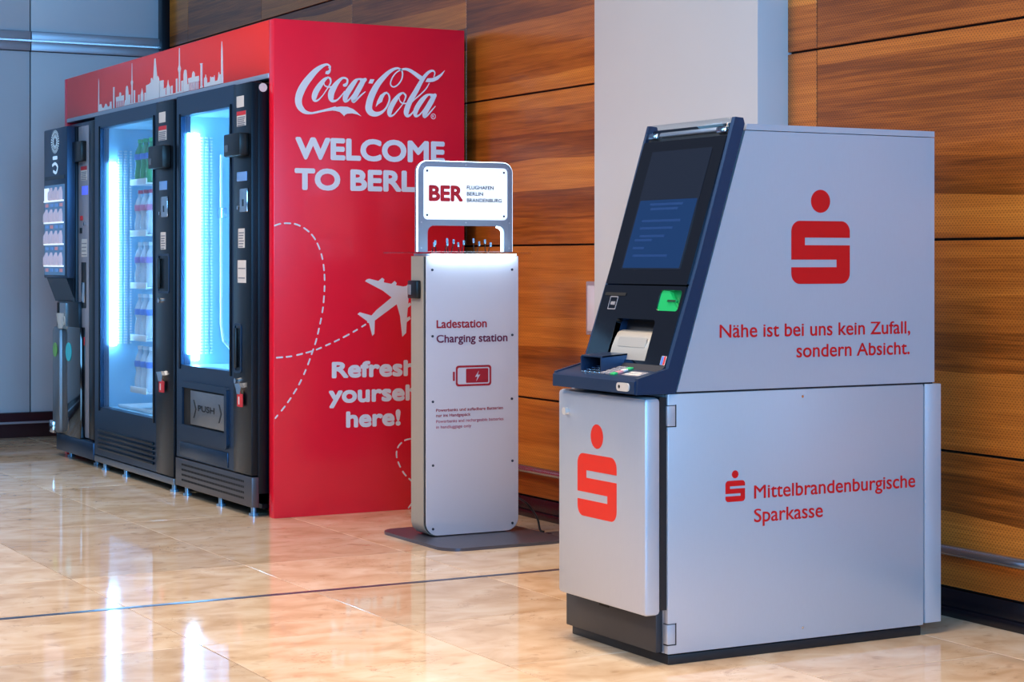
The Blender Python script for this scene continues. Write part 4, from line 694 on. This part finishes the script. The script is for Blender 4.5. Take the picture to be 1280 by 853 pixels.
lo_ = [bm.verts.new(MF(-4.728, v, w_)) for v, w_ in P_]; hi_ = [bm.verts.new(MF(-4.536, v, w_)) for v, w_ in P_]
for i in range(len(P_)): j = (i+1) % len(P_); bm.faces.new([lo_[i], lo_[j], hi_[j], hi_[i]])
bm.faces.new(lo_); bm.faces.new(hi_)
sh = link('cash_shutter', bm, 'shutter', at, 'curved brushed steel cash shutter')
plate('shutter_window', MF, rr(-4.70, -4.555, .060, .088, .004), -.0045, -.0028, 'shutter', sh)
box('card_well', -4.545, -4.438, .168, .228, -.040, -.018, 'green', at, f=lambda x, v, w_: MF(x, v, w_))
plate('card_reader', MF, [(-4.545,.168),(-4.438,.168),(-4.475,.198),(-4.505,.226),(-4.545,.228)], -.017, -.004, 'green_lit', at, label='glowing green card reader')
plate('card_slot', MF, rr(-4.50, -4.452, .193, .201, .002), -.006, .001, 'green', at); box('slot_dark', -4.496, -4.456, .195, .199, .001, .002, 'void', at, f=lambda x, v, w_: MF(x, v, w_))
bm = bmesh.new(); add_plate(bm, MF, rr(-4.800, -4.757, .166, .206, .003), .0002, .001, [rr(-4.797, -4.760, .169, .203, .002)]); add_plate(bm, MF, rr(-4.790, -4.767, .180, .190, .001), .0002, .001); link('contactless_icon', bm, 'label_grey', at)
plate('receipt_slot', MF, rr(-4.831, -4.72, .208, .217, .002), .0002, .002, 'void', at)
ecs = plate('card_sticker', MF, rr(-4.452, -4.428, .014, .040, .002), .0002, .0008, 'label', at, label='small blue white and red card sticker')
plate('sticker_blue', MF, rr(-4.4505, -4.440, .015, .039, .001), .0009, .0012, 'wrap_blue', ecs); plate('sticker_red', MF, rr(-4.4385, -4.4295, .015, .039, .001), .0009, .0012, 'label_red', ecs)
slab = plate('console_shelf', MX, [(2.803,.739),(2.935,.739),(2.96,.80),(2.903,.801),(2.812,.779),(2.803,.772)], -4.856, -4.418, 'bezel', at, label='dark metal keypad shelf')
MS = lambda u, v, w_: (u, v, .779+(v-2.812)*.2418+w_)    # on the shelf surface
for i in range(7):
    for j in range(4):
        u = -4.735+i*.026; v = 2.826+j*.017
        box('key', u, u+.021, v, v+.013, .0005, .006, ('label_grey','chrome')[i < 4] if not (i > 4) else ('cap_green','prod_wrap','label')[(i+j) % 3] if i == 6 else 'label_grey', slab, .001, f=lambda x, y, z: MS(x, y, z))
box('key_label', -4.535, -4.45, 2.835, 2.872, .0004, .0010, 'label_grey', slab, f=lambda x, y, z: MS(x, y, z))
box('key_label_print', -4.53, -4.455, 2.842, 2.848, .0012, .0016, 'label', slab, f=lambda x, y, z: MS(x, y, z)); box('key_label_print', -4.525, -4.47, 2.856, 2.862, .0012, .0016, 'label', slab, f=lambda x, y, z: MS(x, y, z))
bm = bmesh.new()
add_plate(bm, MX, [(2.832,.786),(2.915,.803),(2.925,.83),(2.918,.838),(2.838,.832),(2.832,.828)], -4.748, -4.744); add_plate(bm, MX, [(2.832,.786),(2.915,.803),(2.925,.83),(2.918,.838),(2.838,.832),(2.832,.828)], -4.640, -4.636)
add_plate(bm, MX, [(2.835,.828),(2.92,.834),(2.92,.838),(2.835,.832)], -4.748, -4.636)
link('keypad_hood', bm, 'bezel', at, 'blue grey privacy hood over the keypad')
pb = plate('headphone_socket', MY, rr(-4.505, -4.441, .745, .768, .0105), 2.800, 2.8035, 'silver', at, label='oval silver socket plate'); disc('jack_hole', MY, -4.49, .757, .005, 2.7995, 2.801, 'black', pb, n=10)

# ================================================================ small board on the wood wall
nb = thing('wall_board', 'pale blue metal wall box behind the cash machine', 'wall box', (-6.66, 4.06, .9))
box('board_case', -6.74, -6.52, 4.045, 4.069, .80, 1.016, 'alu', nb, .003); box('board_face', -6.725, -6.535, 4.042, 4.046, .815, 1.000, 'acrylic', nb, .002)
